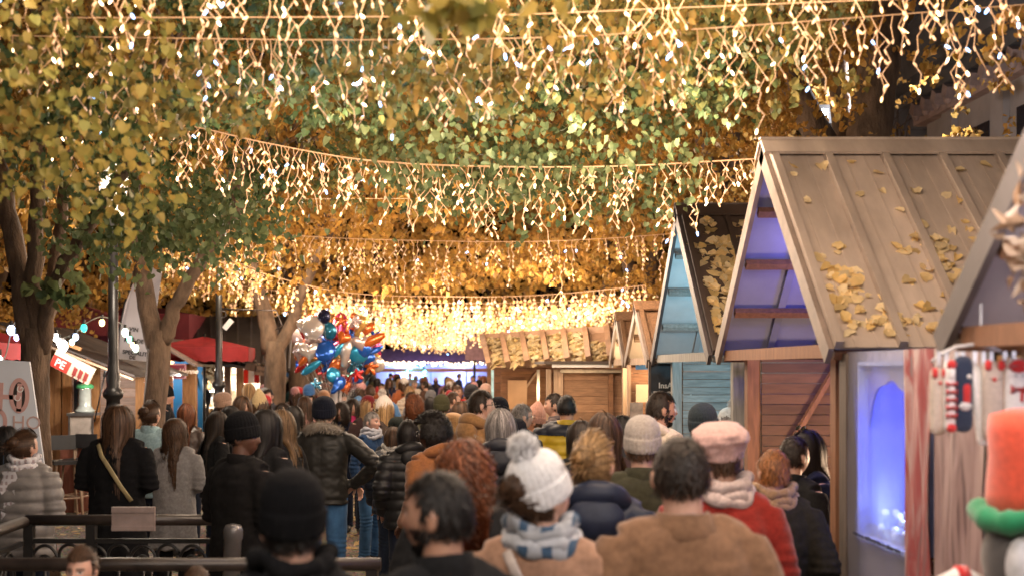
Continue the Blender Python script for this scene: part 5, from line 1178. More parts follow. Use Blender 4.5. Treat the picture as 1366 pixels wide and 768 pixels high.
w = MB(); w.span((at(736, 0, 15.5).x - O.x, -.26, 2.055), (at(838, 0, 15.5).x - O.x, -.23, 2.095)); w.build('white_strip', WHITE, t); w = MB(); w.span((at(748, 0, 15.5).x - O.x, -.15, 1.985), (at(838, 0, 15.5).x - O.x, -.11, 2.03)); w.build('lintel', surf('pale_lintel', (.6, .5, .36), .6), t)
w = MB(); boards(w, (at(729, 0, 15.75).x - O.x, .10, 0), (1, 0, 0), (0, 0, 1), .22, 2.03, .105, .024, rnd); w.build('corner_wall', BRW, t)
w = MB(); boards(w, (at(752, 0, 15.7).x - O.x, .02, 0), (0, 1, 0), (0, 0, 1), 1.4, 2.0, .105, .024, rnd); w.build('side_wall', BRW, t)
t = thing('plank_partition', 'narrow plank partition with small blue sign, left of the chalkboard', 'partition', (1.98, 12.95, 0)); O = t.location
w = MB(); boards(w, (-.13, 0, 0), (1, 0, 0), (0, 0, 1), .28, 2.06, .105, .024, rnd); w.build('planks', wood('part_h', (.30, .15, .08)), t); w = MB(); w.span((-.145, -.05, 0), (-.11, .03, 2.08)); w.build('post', TAN, t)
def flat(name, label, cat, c, size, m_, rz_=0.):
    mb = MB(); mb.box((0, 0, 0), size); o = mb.build(name, m_); o.location = c; o.rotation_euler.z = rz_; return tag(o, label, cat)
o = flat('small_sign', 'small blue sign on the plank partition', 'sign', at(856, 485, 12.88), (.13, .012, .12), surf('sign_blue', (.03, .10, .24), .4)); lettering('-', .05, WHITE, o, frame((-.03, -.007, -.02), (1, 0, 0), (0, 0, 1)))
flat('price_sheet', 'cream paper sheet pinned below the small blue sign', 'paper', at(857, 524, 12.88), (.14, .01, .19), surf('paper_cream', (.62, .5, .34), .7, .08)); flat('poster', 'grey picture poster below the cream paper sheet', 'poster', at(849, 550, 12.86), (.14, .01, .22), surf('poster_grey', (.20, .18, .18), .5, .8, 6))
t = thing('chalkboard', 'tall black chalkboard menu with white lettering by the turquoise stall', 'chalkboard', at(884, 560, 11.62)); O = t.location
m = MB(); m.box((0, 0, 0), (.235, .025, 1.1)); m.build('slate', surf('slate', (.022, .025, .032), .6, .3, 6), t); m = MB()
for sx in (-.128, .128): m.box((sx, -.005, 0), (.022, .045, 1.14))
m.box((0, -.005, .565), (.236, .045, .022)); m.build('frame', wood('frame_dark', (.12, .08, .06)), t)
ck = surf('chalk', (.75, .74, .72), .9, .1, bump=0); c0 = lambda px, py: at(px, py, 11.6) - O + Vector((0, -.016, 0))
for s, px, py, sz, sh in (('InsAm', 878, 517, .075, 0), ('CRO', 880, 535, .14, .25), ('le bé', 884, 554, .065, 0), ('ble d\'', 876, 564, .075, 0), ('ine de', 876, 572, .06, 0), ('rome', 880, 581, .06, 0)): lettering(s, sz, ck, t, frame(c0(px, py), (1, 0, 0), (0, 0, 1)), shear=sh, fw=.002)

# printed panels and the blue window between the two nearest stalls
PX = 1.95
def pan(px): return PX * F / (px - VX)
ya_, yb_ = pan(1123), pan(1206)
t = thing('window_screen', 'pale wall panel with an arched, blue-lit window', 'panel', (PX, (ya_ + yb_) / 2, 0)); O = t.location
o0, o1 = pan(1142), pan(1203); zb_, n = 1.29, 24
def arch(k):
    u = k / n; return 1.98 - .42 * max(0, .3 - u) ** 1.7 * 4.2 - .12 * max(0, u - .45) ** 1.5 + .015 * math.sin(u * 15)
Ys = [o0 + (o1 - o0) * k / n for k in range(n + 1)]; m = MB(); zt_ = 2.13; dxs = (0, .012)
SH = .06
for dx in dxs:
    dx += SH; vs = []; 
    for k, y in enumerate(Ys): vs += [(dx, y - O.y, 0), (dx, y - O.y, zb_ + .006 * math.sin(k * .8)), (dx, y - O.y, arch(k)), (dx, y - O.y, zt_)]
    fs = [(4 * k + a, 4 * k + 4 + a, 4 * k + 5 + a, 4 * k + 1 + a) for k in range(n) for a in (0, 2)]
    m.add(vs, fs); m.add([(dx, ya_ - O.y, 0), (dx, o0 - O.y, 0), (dx, o0 - O.y, zt_), (dx, ya_ - O.y, zt_), (dx, o1 - O.y, 0), (dx, yb_ - O.y, 0), (dx, yb_ - O.y, zt_), (dx, o1 - O.y, zt_)], [(0, 1, 2, 3), (4, 5, 6, 7)])
m.build('backing', surf('panel_blue_spill', (.30, .30, .42), .45, .14, 3, .1, 12), t)  # blue spill from the window lamps is mixed into this base colour
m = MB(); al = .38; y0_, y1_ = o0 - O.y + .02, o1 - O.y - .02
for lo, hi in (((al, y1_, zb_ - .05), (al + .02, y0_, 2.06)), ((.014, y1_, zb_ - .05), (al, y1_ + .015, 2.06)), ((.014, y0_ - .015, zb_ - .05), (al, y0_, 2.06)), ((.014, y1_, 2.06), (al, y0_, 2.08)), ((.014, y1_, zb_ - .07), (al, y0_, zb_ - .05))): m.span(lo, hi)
m.build('alcove', surf('alcove_blue_glow', (.35, .42, .75), .6, .2, 4, .3, 9), t)  # wall colour tinted blue to deepen the glow of the lamps
m = MB(); rr = random.Random(7)
for k in range(60): m.ell((rr.uniform(.06, .3), rr.uniform(y1_ + .04, y0_ - .1), zb_ - .03 + rr.uniform(0, .10)), (.02, .02, .02), 6, 5)
m.build('ice_chips', surf('ice', (.7, .8, .9), .2, .2), t)
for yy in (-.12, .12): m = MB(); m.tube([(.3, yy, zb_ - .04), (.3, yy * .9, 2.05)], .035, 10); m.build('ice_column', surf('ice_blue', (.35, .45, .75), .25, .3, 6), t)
gm, nt, b_ = nodes('milky_sheet'); b_.inputs['Base Color'].default_value = (.52, .51, .56, 1); b_.inputs['Roughness'].default_value = .25; tl = N(nt, 'ShaderNodeBsdfTranslucent'); tl.inputs[0].default_value = (.8, .82, .88, 1); tp = N(nt, 'ShaderNodeBsdfTransparent'); tr = N(nt, 'ShaderNodeMixShader'); tr.inputs[0].default_value = .68; nt.links.new(tl.outputs[0], tr.inputs[1]); nt.links.new(tp.outputs[0], tr.inputs[2]); gl = b_; mx = N(nt, 'ShaderNodeMixShader'); mx.inputs[0].default_value = .13; nt.links.new(tr.outputs[0], mx.inputs[1]); nt.links.new(gl.outputs[0], mx.inputs[2]); nt.links.new(mx.outputs[0], nt.nodes['Material Output'].inputs['Surface'])
m = MB(); m.add([(.006, o0 - O.y, zb_ - .02), (.006, o1 - O.y, zb_ - .02), (.006, o1 - O.y, 2.03), (.006, o0 - O.y, 2.03)], [(0, 1, 2, 3)]); m = MB(); nn_ = 20; m.add([(.010 * math.sin(k * .9) * math.sin(j * .7 + 1), yb_ - O.y + (ya_ - yb_) * k / nn_, zt_ * j / 14) for k in range(nn_ + 1) for j in range(15)], [(k * 15 + j, k * 15 + 15 + j, k * 15 + 16 + j, k * 15 + j + 1) for k in range(nn_) for j in range(14)]); m.build('sheet', gm, t, True)
m = MB(); rr = random.Random(9); y = pan(1139) - O.y
while y > pan(1203) - O.y:
    w_ = rr.uniform(.004, .012); m.box((-.003, y, 1.24 + rr.uniform(-.002, .002)), (.002, w_, rr.uniform(.008, .022))); y -= w_ + rr.uniform(.003, .009)
m.build('small_print', surf('print_dark', (.03, .03, .05), .6, 0, bump=0), t)
lamp('blue_lamp', (PX + .22, (o0 + o1) / 2 + .05, 1.85), .7, (.0, .045, 1.), .06); lamp('blue_lamp', (PX + .2, (o0 + o1) / 2, 1.5), .75, (.0, .05, 1.), .06); lamp('white_lamp', (PX + .13, o1 + .22, zb_ + .10), .5, (.6, .8, 1), .02)
m = MB(); m.span((PX - .01, pan(1131), 0), (PX + .05, pan(1122), 2.12)); tag(m.build('panel_post', wood('post_grey', (.10, .075, .06))), 'dark post at the left edge of the blue-window panel', 'post')
def prm(name, c1, c2, c3, sc, st):
    m, nt, b = nodes(name); L = nt.links; tc = N(nt, 'ShaderNodeTexCoord'); mp = N(nt, 'ShaderNodeMapping'); mp.inputs['Scale'].default_value = st; L.new(tc.outputs['Object'], mp.inputs[0])
    n1 = N(nt, 'ShaderNodeTexNoise', Scale=sc, Detail=5., Distortion=1.4); L.new(mp.outputs[0], n1.inputs['Vector']); r = N(nt, 'ShaderNodeValToRGB'); e = r.color_ramp.elements; e[0].position = .36; e[0].color = (*c1, 1); e[1].position = .66; e[1].color = (*c3, 1); q = e.new(.5); q.color = (*c2, 1); L.new(n1.outputs['Fac'], r.inputs[0]); L.new(r.outputs[0], b.inputs['Base Color']); b.inputs['Roughness'].default_value = .45
    bp = N(nt, 'ShaderNodeBump', Strength=.3, Distance=.03); n2 = N(nt, 'ShaderNodeTexNoise', Scale=4.); L.new(mp.outputs[0], n2.inputs['Vector']); L.new(n2.outputs['Fac'], bp.inputs['Height']); L.new(bp.outputs[0], b.inputs['Normal']); return m
for nm, lab, a, b, mt, dx in (('printed_banner', 'narrow printed banner with red and grey robe-like shapes beside the blue window', 1207, 1241, prm('red_print', (.22, .16, .17), (.34, .085, .09), (.46, .34, .34), 2.4, (1, 3.4, .7)), .0), ('wood_print_banner', 'wide creased banner printed with purple-brown wood grain', 1243, 1311, prm('grain_print', (.16, .11, .115), (.33, .23, .23), (.41, .30, .30), 3.4, (1, 5, .6)), .01)):
    mb = MB(); y0_, y1_ = pan(a), pan(b); nn_ = 16; vs = [(PX + dx + .014 * math.sin(k * 1.1) * math.sin(j * .9 + k * .4), y0_ + (y1_ - y0_) * k / nn_, 2.13 * j / 12) for k in range(nn_ + 1) for j in range(13)]
    mb.add(vs, [(k * 13 + j, k * 13 + 13 + j, k * 13 + 14 + j, k * 13 + j + 1) for k in range(nn_) for j in range(12)]); mb.add([(x + .006, y, z) for x, y, z in vs], [(k * 13 + j + 1, k * 13 + 14 + j, k * 13 + 13 + j, k * 13 + j) for k in range(nn_) for j in range(12)]); tag(mb.build(nm, mt, None, True), lab, 'banner')
m = MB(); m.span((PX, pan(1324), 0), (PX + .07, pan(1313), 2.15)); tag(m.build('panel_post', wood('post_b', (.05, .035, .03))), 'dark post at the right edge of the wood-grain banner', 'post')
m = MB(); boards(m, (PX + .02, pan(1324) - .01, 0), (0, -1, 0), (0, 0, 1), .42, 2.1, .6, .02, rnd); tag(m.build('plank_hoarding', wood('golden', (.36, .18, .06))), 'golden-brown plank panel behind the hanging socks', 'panel')

# hanging socks and plush in the nearest stall
def puff(mb, outline, h, c=(0, 0, 0), mi=0, n=5):
    """inflate a closed outline given in the x-z plane"""
    o = [Vector((x, 0, z)) for x, z in outline]; cen = sum(o, Vector()) / len(o); c = Vector(c)
    for s in (-1, 1):
        rings = [[c + cen + (p - cen) * math.cos(PI / 2 * j / n) + Vector((0, s * h * math.sin(PI / 2 * j / n), 0)) for p in o] for j in range(n)]
        vs = [p for r in rings for p in r] + [c + cen + Vector((0, s * h, 0))]; K = len(o)
        fs = [(j * K + k, j * K + (k + 1) % K, (j + 1) * K + (k + 1) % K, (j + 1) * K + k) for j in range(n - 1) for k in range(K)] + [((n - 1) * K + k, (n - 1) * K + (k + 1) % K, n * K) for k in range(K)]
        mb.add(vs, fs if s < 0 else [f[::-1] for f in fs], mi)
def rrect(w, h, r=.35, n=6):
    r = r * w; P = []
    for cx, cz, a0 in ((w / 2 - r, h / 2 - r, 0), (-w / 2 + r, h / 2 - r, PI / 2), (-w / 2 + r, -h / 2 + r, PI), (w / 2 - r, -h / 2 + r, 1.5 * PI)):
        P += [(cx + r * math.cos(a0 + PI / 2 * k / n), cz + r * math.sin(a0 + PI / 2 * k / n)) for k in range(n + 1)]
    return P
KN = lambda nm, c: surf('sock_' + nm, c, .95, .15, 60, .6, 120, sheen=.3)
YS = 4.0
hg = thing('sock_hanger', 'pale curved rack with clips carrying the knitted socks', 'hanger', at(1312, 468, YS)); O = hg.location
m = MB(); m.tube([at(px, py, YS + .02) - O for px, py in ((1243, 482), (1256, 471), (1276, 462), (1300, 459), (1325, 464), (1345, 474), (1360, 487))], .006, 8); m.tube([Vector((0, .02, .02)), Vector((0, .02, .16))], .004, 6); m.build('hoop', surf('rack_pale', (.6, .58, .6), .4), hg, True)
for px in (1252, 1262, 1276, 1284, 1300, 1312, 1322, 1340, 1352): m = MB(); m.box(at(px, 478, YS) - O, (.012, .01, .05)); m.build('clip', surf('clip_clear', (.55, .56, .6), .25), hg)
def sock(label, px, py, w, h, Y, col, deco, rz_=0., tilt_=0.):
    t = thing('sock', label, 'sock', at(px, py, Y), rz_, 'socks on the rack'); t.rotation_euler.y = tilt_; m = MB(); puff(m, rrect(w, h, .42), .022); m.build('knit', KN(*col), t, True)
    for nm, c, x, z, ww, hh in deco: m = MB(); puff(m, rrect(ww, hh, .45), .010, (x, -.0185, z)); m.build(nm, KN(*c), t, True)
cream = ('cream', (.52, .43, .36)); red = ('red', (.55, .03, .03)); wht = ('white', (.75, .72, .7)); nav = ('navy', (.018, .028, .06)); blk = ('black', (.02, .02, .02))
sock('beige sock with red top and red nose, leftmost on the rack', 1251, 535, .052, .225, YS, cream, [('ear_patch', red, -.016, .095, .018, .034), ('ear_patch', red, .016, .095, .018, .034), ('nose', red, .0, .062, .012, .012)])
sock('slim red and white striped sock between beige and navy ones', 1266.5, 528, .036, .235, YS - .02, wht, [('face_patch', wht, 0, .075, .024, .04), ('cap_patch', red, 0, .105, .033, .03)] + [('stripe', red, 0, .04 - k * .026, .037, .012) for k in range(5)] + [('toe', red, 0, -.105, .034, .03)])
sock('navy sock with a red pointed hat and white beard pattern', 1285, 525, .062, .255, YS - .01, nav, [('hat_patch', red, .004, .0, .026, .07), ('pom_patch', wht, .012, .058, .016, .016), ('beard_patch', wht, 0, -.04, .044, .03)])
sock('plain white fluffy sock right of the navy sock', 1306, 540, .04, .27, YS, wht, [], tilt_=-.12)
sock('cream sock with two red ears and a red nose', 1324, 533, .07, .26, YS - .03, cream, [('ear_patch', red, -.022, .115, .022, .035), ('ear_patch', red, .022, .115, .022, .035), ('nose', red, -.002, .068, .014, .014), ('eye', blk, -.016, .07, .004, .004), ('eye', blk, .016, .07, .004, .004)])
sock('white snowman sock with red hat and scarf, rightmost on the rack', 1356, 533, .078, .275, YS - .04, wht, [('hat_patch', red, 0, .112, .066, .045), ('scarf_patch', red, -.002, .035, .05, .014), ('scarf_end', red, .008, .012, .012, .04), ('eye', blk, -.012, .08, .005, .005), ('eye', blk, .012, .08, .005, .005)])
YP = 3.62
t = thing('penguin_plush', 'large penguin plush in a tall orange hat with fluffy green brim', 'plush toy', at(1377, 743, YP)); O = t.location
PL = lambda nm, c: surf('plush_' + nm, c, .95, .2, 40, .5, 140, sheen=.4)
m = MB(); m.ell((0, 0, 0), (.145, .135, .15), 28, 20); m.ell((0, .01, -.24), (.17, .15, .2), 24, 16); m.build('body', PL('grey', (.10, .09, .09)), t, True)
for s in (-1, 1):
    m = MB(); m.ell((s * .05, -.088, -.01), (.07, .055, .10), 20, 14); m.build('face_patch', PL('white', (.68, .67, .70)), t, True); m = MB(); m.ell((s * .055, -.142, .005), (.019, .008, .03), 14, 10, rot=Matrix.Rotation(s * .25, 3, 'Y')); e_ = m.build('eye', surf('plush_eye', (.012, .014, .02), .15), t, True); m = MB(); m.ell((s * .055 - .006, -.1495, .016), (.006, .003, .008), 10, 6); m.build('painted_glint', WHITE, e_, True)  # small white bead paints the highlight on each eye
m = MB(); m.ell((0, -.155, -.035), (.026, .035, .018), 14, 10); m.build('beak', PL('orange', (.7, .28, .04)), t, True)
m = MB(); m.lathe([(.135, .11), (.13, .2), (.125, .3), (.13, .38), (.12, .43), (.05, .45)], n=32, rib=lambda a, i: .03 * math.sin(3 * a + i)); hb = m.build('hat', PL('hatorange', (.70, .085, .04)), t, True)
m = MB(); m.tube([Vector((.145 * math.cos(a), .135 * math.sin(a), .125 + .012 * math.sin(3 * a))) for a in np.linspace(0, 2 * PI, 40)], [.036 + .005 * math.sin(i * 1.9) for i in range(40)], 14); m.build('brim', PL('green', (.01, .22, .085)), hb, True)
m = MB(); m.span((1.62, 3.2, .83), (2.2, 4.0, .88)); tag(m.build('stall_shelf', TAN), 'plank shelf of the nearest stall under the penguin plush', 'shelf')
m = MB(); m.tube([(-.05, 0, 0), (-.05, 0, .32), (-.03, 0, .37), (.02, 0, .39), (.07, 0, .37), (.085, 0, .31)], .036, 14); cmat = surf('candy_w', (.75, .7, .7), .9, .1, 40, .3, 100)
t = thing('candy_cane_plush', 'red and white plush candy cane at the bottom right corner', 'plush toy', (at(1275, 0, 3.7).x, 3.7, .93)); m.build('cane', cmat, t, True); zt = at(1275, 756, 3.7).z - .93; t.scale = (1, 1, zt / .42)
for k in range(5):
    m = MB(); a = [(-.05, 0, .05 + k * .07), (-.05, 0, .08 + k * .07)] if k < 4 else [(.0, 0, .388), (.035, 0, .388)]; m.tube(a, .0375, 14); m.build('stripe', PL('stripe', (.6, .03, .03)), t, True)

rg = np.random.default_rng(17); gp = np.concatenate([np.array(at(px, py, 3.42))[None] + rg.normal(size=(16, 3)) * np.array([.022, .03, .025]) for px, py in ((1392, 238), (1382, 266), (1374, 292), (1366, 318), (1372, 345), (1366, 372), (1388, 300), (1386, 350), (1388, 392))]); m_ = len(gp)
f_ = rg.random((m_, 1)); o = link('dried_garland', leaf_mesh('dried_garland', gp, rg.normal(size=(m_, 3)), rg.normal(size=(m_, 3)), .024 * (.6 + .8 * rg.random(m_)), np.array([.30, .23, .18]) * f_ + np.array([.16, .09, .05]) * (1 - f_), 1.6)); tag(o, 'dried leaf and flower garland on the gable of the nearest stall', 'garland')
# stall lamps: lit strips inside the huts on the right
def strip(label, c, L, col, s, ax=0):
    m = MB(); sz = [.03, .03, .02]; sz[ax] = L; m.box((0, 0, 0), sz); o = m.build('lamp_tube', emit('tube_%d%d%d' % tuple(int(x * 9) for x in col), col, s)); o.location = c; tag(o, label, 'lamp')
strip('blue lamp tube under the ridge of the big brown stall', (3.1, 7.3, 2.2), .8, (.25, .3, 1), 2); lamp('gable_lamp', (2.7, 7.55, 2.62), 7.5, (.05, .08, 1.), .1); lamp('gable_lamp', (2.25, 7.6, 2.75), 1.0, (.5, .42, 1.), .08)
strip('cold white lamp tube under the ridge of the turquoise stall', (2.9, 10.2, 2.2), .8, (.5, .9, 1), 2.5); lamp('gable_lamp', (2.45, 10.2, 2.5), 9, (.3, .78, 1.), .1); lamp('gable_lamp', (2.6, 9.9, 1.85), 6, (.72, .9, 1), .1)
lamp('stall_lamp', (2.7, 7.4, 1.4), 15, (1, .66, .42), .1); lamp('stall_lamp', (2.4, 12.7, 2.0), 14, (1, .72, .42), .1); lamp('stall_lamp', (2.1, 14.2, 2.0), 10, (1, .72, .42), .1)
lamp('stall_lamp', (1.2, 14.6, 2.8), 15, (1, .76, .5), .1); lamp('stall_lamp', (.6, 16.2, 2.6), 8, (1, .74, .44), .1); lamp('stall_lamp', (1.2, 18.2, 1.7), 5, (1, .7, .4), .1)
lamp('stall_lamp', (2.3, 2.9, 2.2), 8, (.9, .85, 1), .1); lamp('stall_lamp', (1.45, 3.3, 2.6), 8, (1, .9, .82), .12)

# ------------------------------------------------------------------ balloons
FO = lambda nm, c: surf('foil_' + nm, c, .22, .06, 5, .55, 26, metal=.55, spec=.7, coat=.4)
FC = dict(silver=(.6, .47, .45), white=(.72, .66, .62), red=(.62, .03, .03), pink=(.7, .06, .2), blue=(.02, .13, .6), cyan=(.03, .35, .62), teal=(.02, .2, .32), orange=(.7, .16, .03), gold=(.6, .36, .1), navy=(.015, .018, .06))
def outline(kind, s):
    T = np.linspace(0, 2 * PI, 40, endpoint=False)
    if kind == 'heart': return [(s * .062 * 16 * math.sin(t) ** 3, s * .062 * (13 * math.cos(t) - 5 * math.cos(2 * t) - 2 * math.cos(3 * t) - math.cos(4 * t))) for t in T]
    if kind == 'star': return [(s * math.cos(t) * (.72 + .28 * math.cos(5 * t)), s * math.sin(t) * (.72 + .28 * math.cos(5 * t))) for t in T]
    if kind == 'long': return [(s * .45 * math.cos(t), s * 1.35 * math.sin(t)) for t in T]
    if kind == 'drop': return [(s * .7 * math.cos(t) * (1 - .5 * max(0, -math.sin(t))), s * (1.0 * math.sin(t) - (.35 if math.sin(t) < -.8 else 0))) for t in T]
    return [(s * math.cos(t) * (1 + .015 * math.sin(14 * t)), s * math.sin(t) * (1 + .015 * math.sin(14 * t))) for t in T]
BL = [(418, 437, 'white', 'round', 15, 'upper left'), (403, 452, 'silver', 'round', 14, 'far left'), (412, 468, 'white', 'heart', 14, 'left edge'), (399, 468, 'silver', 'drop', 11, 'leftmost'), (406, 436, 'white', 'drop', 11, 'top left corner'), (412, 428, 'red', 'star', 9, 'top left'), (424, 424, 'red', 'heart', 9, 'top left centre'), (432, 422, 'navy', 'round', 9, 'top'), (420, 448, 'silver', 'heart', 12, 'left, next to the blue ones'), (440, 428, 'gold', 'round', 10, 'top centre'), (454, 431, 'pink', 'drop', 14, 'top centre'), (446, 444, 'red', 'round', 10, 'upper centre'), (439, 441, 'teal', 'round', 11, 'upper centre'), (474, 429, 'silver', 'star', 10, 'top right'), (470, 441, 'orange', 'round', 11, 'upper right'), (480, 433, 'gold', 'drop', 12, 'top right'), (489, 437, 'orange', 'heart', 11, 'right'), (436, 452, 'blue', 'star', 10, 'centre left'), (447, 463, 'pink', 'long', 10, 'centre'), (463, 467, 'white', 'drop', 16, 'centre'), (463, 462, 'red', 'star', 8, 'centre, over the white one'), (481, 457, 'silver', 'heart', 11, 'right of centre'), (497, 454, 'orange', 'long', 13, 'right edge'), (502, 462, 'pink', 'drop', 10, 'far right'), (478, 472, 'cyan', 'round', 12, 'lower right'), (488, 477, 'blue', 'heart', 11, 'lower right'), (498, 478, 'gold', 'round', 9, 'lower far right'), (503, 486, 'white', 'round', 10, 'low right corner'), (434, 468, 'blue', 'round', 13, 'middle left'), (427, 458, 'teal', 'heart', 11, 'middle left'), (420, 470, 'red', 'long', 12, 'lower left'), (408, 477, 'orange', 'long', 10, 'low left'), (425, 481, 'gold', 'star', 12, 'low left'), (402, 486, 'blue', 'round', 8, 'lowest left'), (415, 490, 'cyan', 'long', 11, 'low left'), (438, 485, 'blue', 'star', 13, 'low centre'), (452, 482, 'gold', 'heart', 12, 'low centre'), (447, 474, 'cyan', 'heart', 12, 'centre, under the pink one'), (465, 488, 'silver', 'star', 12, 'low right of centre'), (476, 484, 'cyan', 'drop', 12, 'low right'), (489, 488, 'blue', 'long', 11, 'low right'), (432, 497, 'red', 'star', 9, 'bottom left'), (445, 500, 'cyan', 'round', 10, 'bottom'), (456, 507, 'red', 'heart', 11, 'bottom centre'), (468, 505, 'red', 'long', 10, 'bottom right'), (477, 500, 'red', 'star', 9, 'bottom right corner'), (460, 516, 'orange', 'heart', 9, 'very bottom'), (446, 457, 'blue', 'heart', 10, 'centre'), (458, 450, 'orange', 'heart', 9, 'upper centre'), (484, 466, 'blue', 'round', 10, 'right, below the silver heart')]
rr = random.Random(12); knot = at(447, 560, 20)
BL = [b + ('',) for b in BL]
for j, rn in enumerate(('top', 'upper', 'middle', 'lower', 'bottom')):
    for i, cn in enumerate(('far left', 'left', 'centre', 'right', 'far right')):
        if (j in (0, 4) and i in (0, 4)): continue
        BL.append((403 + 23 * i + rr.uniform(-6, 6), 428 + 20 * j + rr.uniform(-5, 5), rr.choice(('blue', 'pink', 'blue', 'red', 'silver', 'cyan', 'blue', 'orange')), rr.choice(('heart', 'star', 'drop', 'long')), rr.uniform(8, 11), '%s row, %s,' % (rn, cn), 'small '))
for px, py, c, k, s, where, sm in BL:
    Y = 20 + rr.uniform(-.55, .45); p = at(px, py, Y); sz = s * 1.1 / F * 20
    t = thing('foil_balloon', sm + '%s %s foil balloon at the %s of the bunch' % (c, {'round': 'round', 'long': 'elongated', 'drop': 'teardrop'}.get(k, k + '-shaped'), where), 'balloon', p, 0, 'foil balloons in the bunch')
    m = MB(); puff(m, outline(k, sz), sz * .55, n=6); o = m.build('envelope', FO(c, FC[c]), t, True); o.rotation_euler = (rr.uniform(-.4, .4), rr.uniform(-.9, .9) if k != 'long' else rr.uniform(.5, 1.1), rr.uniform(-.7, .7))
    q = p.lerp(knot, .5) + Vector((0, .04, -.03)); m = MB(); m.tube([Vector((0, 0, -sz * .5)), q - p, knot - p], .0012, 4); m.build('ribbon', surf('ribbon', (.7, .68, .66), .5), t)
m = MB(); m.tube([at(447, 590, 20), at(447, 512, 20)], .045, 10); m.tube([at(449, 590, 19.95), at(455, 520, 19.95)], .02, 8); tag(m.build('balloon_ribbons', surf('ribbon_bundle', (.66, .64, .66), .5, .3, 30, stretch=(8, 8, 1))), 'white bundle of ribbons below the balloon bunch', 'ribbons')

# ------------------------------------------------------------------ end of the alley
Ye = 67.; e = lambda px, py: at(px, py, Ye)
t = thing('market_stall', 'blue and violet lit stall closing the far end of the alley', 'market stall', (e(575, 0).x, Ye, 0)); O = t.location; ex = lambda px: e(px, 0).x - O.x
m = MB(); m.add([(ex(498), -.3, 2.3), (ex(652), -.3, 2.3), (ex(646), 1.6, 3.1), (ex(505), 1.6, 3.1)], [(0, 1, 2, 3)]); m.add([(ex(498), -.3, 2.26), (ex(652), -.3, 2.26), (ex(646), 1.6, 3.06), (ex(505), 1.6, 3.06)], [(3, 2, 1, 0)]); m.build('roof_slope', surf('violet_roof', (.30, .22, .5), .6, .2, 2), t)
m = MB(); m.span((ex(500), -.4, 1.82), (ex(650), -.34, 2.02)); m.build('beam', wood('end_beam_h', (.3, .13, .09)), t)
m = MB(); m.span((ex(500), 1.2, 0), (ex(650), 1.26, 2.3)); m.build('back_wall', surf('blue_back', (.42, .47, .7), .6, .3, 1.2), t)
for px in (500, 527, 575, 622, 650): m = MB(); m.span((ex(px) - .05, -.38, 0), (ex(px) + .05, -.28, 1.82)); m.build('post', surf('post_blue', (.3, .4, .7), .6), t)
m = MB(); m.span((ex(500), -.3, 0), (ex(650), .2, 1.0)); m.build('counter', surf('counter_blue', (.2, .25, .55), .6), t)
m = MB(); rr = random.Random(3)
for k in range(150): m.ell((ex(500 + 150 * rr.random()), -.5 + rr.uniform(-.05, .05), 2.28 + .06 * math.sin(k) + rr.uniform(-.05, .05)), (.045,) * 3, 6, 5, rr.choice((0, 0, 1)))
o = m.build('garland', [LEDW, surf('fir', (.03, .07, .04), .8)]); o.location = O; tag(o, 'white twinkling light garland along the eave of the blue end stall', 'garland')
m = MB()
for k in range(70): a = 2 * PI * k / 70; m.ell((.46 * math.cos(a) + rr.uniform(-.06, .06), rr.uniform(-.05, .05), .46 * math.sin(a) + rr.uniform(-.06, .06)), (.05,) * 3, 6, 5, rr.choice((0, 1, 2)))
o = m.build('wreath', [surf('fir', (.03, .07, .04), .8), emit('cyan_led', (.1, .9, .9), 10.), surf('fir', (.03, .07, .04), .8)]); o.location = e(556, 496) + Vector((0, -.6, 0)); tag(o, 'round wreath with turquoise lights on the blue end stall', 'wreath')
lamp('end_lamp', O + Vector((-1.5, .5, 1.7)), 80, (.5, .62, 1), .2); lamp('end_lamp', O + Vector((1.6, .5, 1.7)), 80, (.5, .58, 1), .2); lamp('end_lamp', O + Vector((0, -1.5, 2.9)), 18, (.6, .4, 1), .2)
t = thing('lit_pillar', 'pale green lit pillar behind the balloons', 'pillar', (at(472, 0, 50).x, 50, 0)); m = MB(); m.lathe([(.4, 0), (.4, .2), (.3, .3), (.28, 1.9), (.36, 2.0), (.05, 2.1)], n=12); m.build('shaft', emit('green_glow', (.25, .9, .6), .9), t, True)
m = MB(); m.span((-.35, -.1, 0), (.35, .1, .9)); m.span((-.38, -.13, .9), (.38, .13, .96)); o = m.build('sign_box', surf('mauve_sign', (.24, .13, .15), .6)); o.location = at(633, 480, 45); tag(o, 'mauve sign box at the far right end under the lights', 'sign'); m = MB(); m.tube([(0, .05, 0), (0, .05, -at(633, 480, 45).z)], .05, 8); m.build('post', IRON, o)

# ------------------------------------------------------------------ stone building behind the trees, top right
STONE = surf('stone', (.30, .25, .22), .85, .2, 1.4, .4, 14, dist=.02, tint=True); DST = surf('stone_dark', (.08, .07, .065), .85, .3, 2)
t = thing('stone_building', 'stone building with a deep carved cornice at the top right', 'building', (11.5, 24, 0)); O = t.location
m = MB(); m.span((9.4 - O.x, 10 - O.y, 0), (15 - O.x, 24 - O.y, 6.9)); m.build('wall', STONE, t)
m = MB(); m.span((9.0 - O.x, 9.9 - O.y, 7.3), (15 - O.x, 24.4 - O.y, 7.55)); m.span((8.6 - O.x, 9.8 - O.y, 7.553), (15 - O.x, 24.8 - O.y, 8.6)); m.build('eaves', DST, t)
m = MB(); m.span((9.2 - O.x, 9.95 - O.y, 6.903), (15 - O.x, 24.2 - O.y, 7.297)); y = 10.2
while y < 24: m.box((9.1 - O.x, y - O.y, 7.15), (.22, .22, .22), Matrix.Rotation(.5, 3, 'X'), 0, .8); m.ell((9.17 - O.x, y + .25 - O.y, 7.1), (.08, .13, .14), 10, 8); y += .52
m.build('cornice', surf('carved_stone', (.34, .23, .19), .85, .3, 5, .5, 20, tint=True), t)
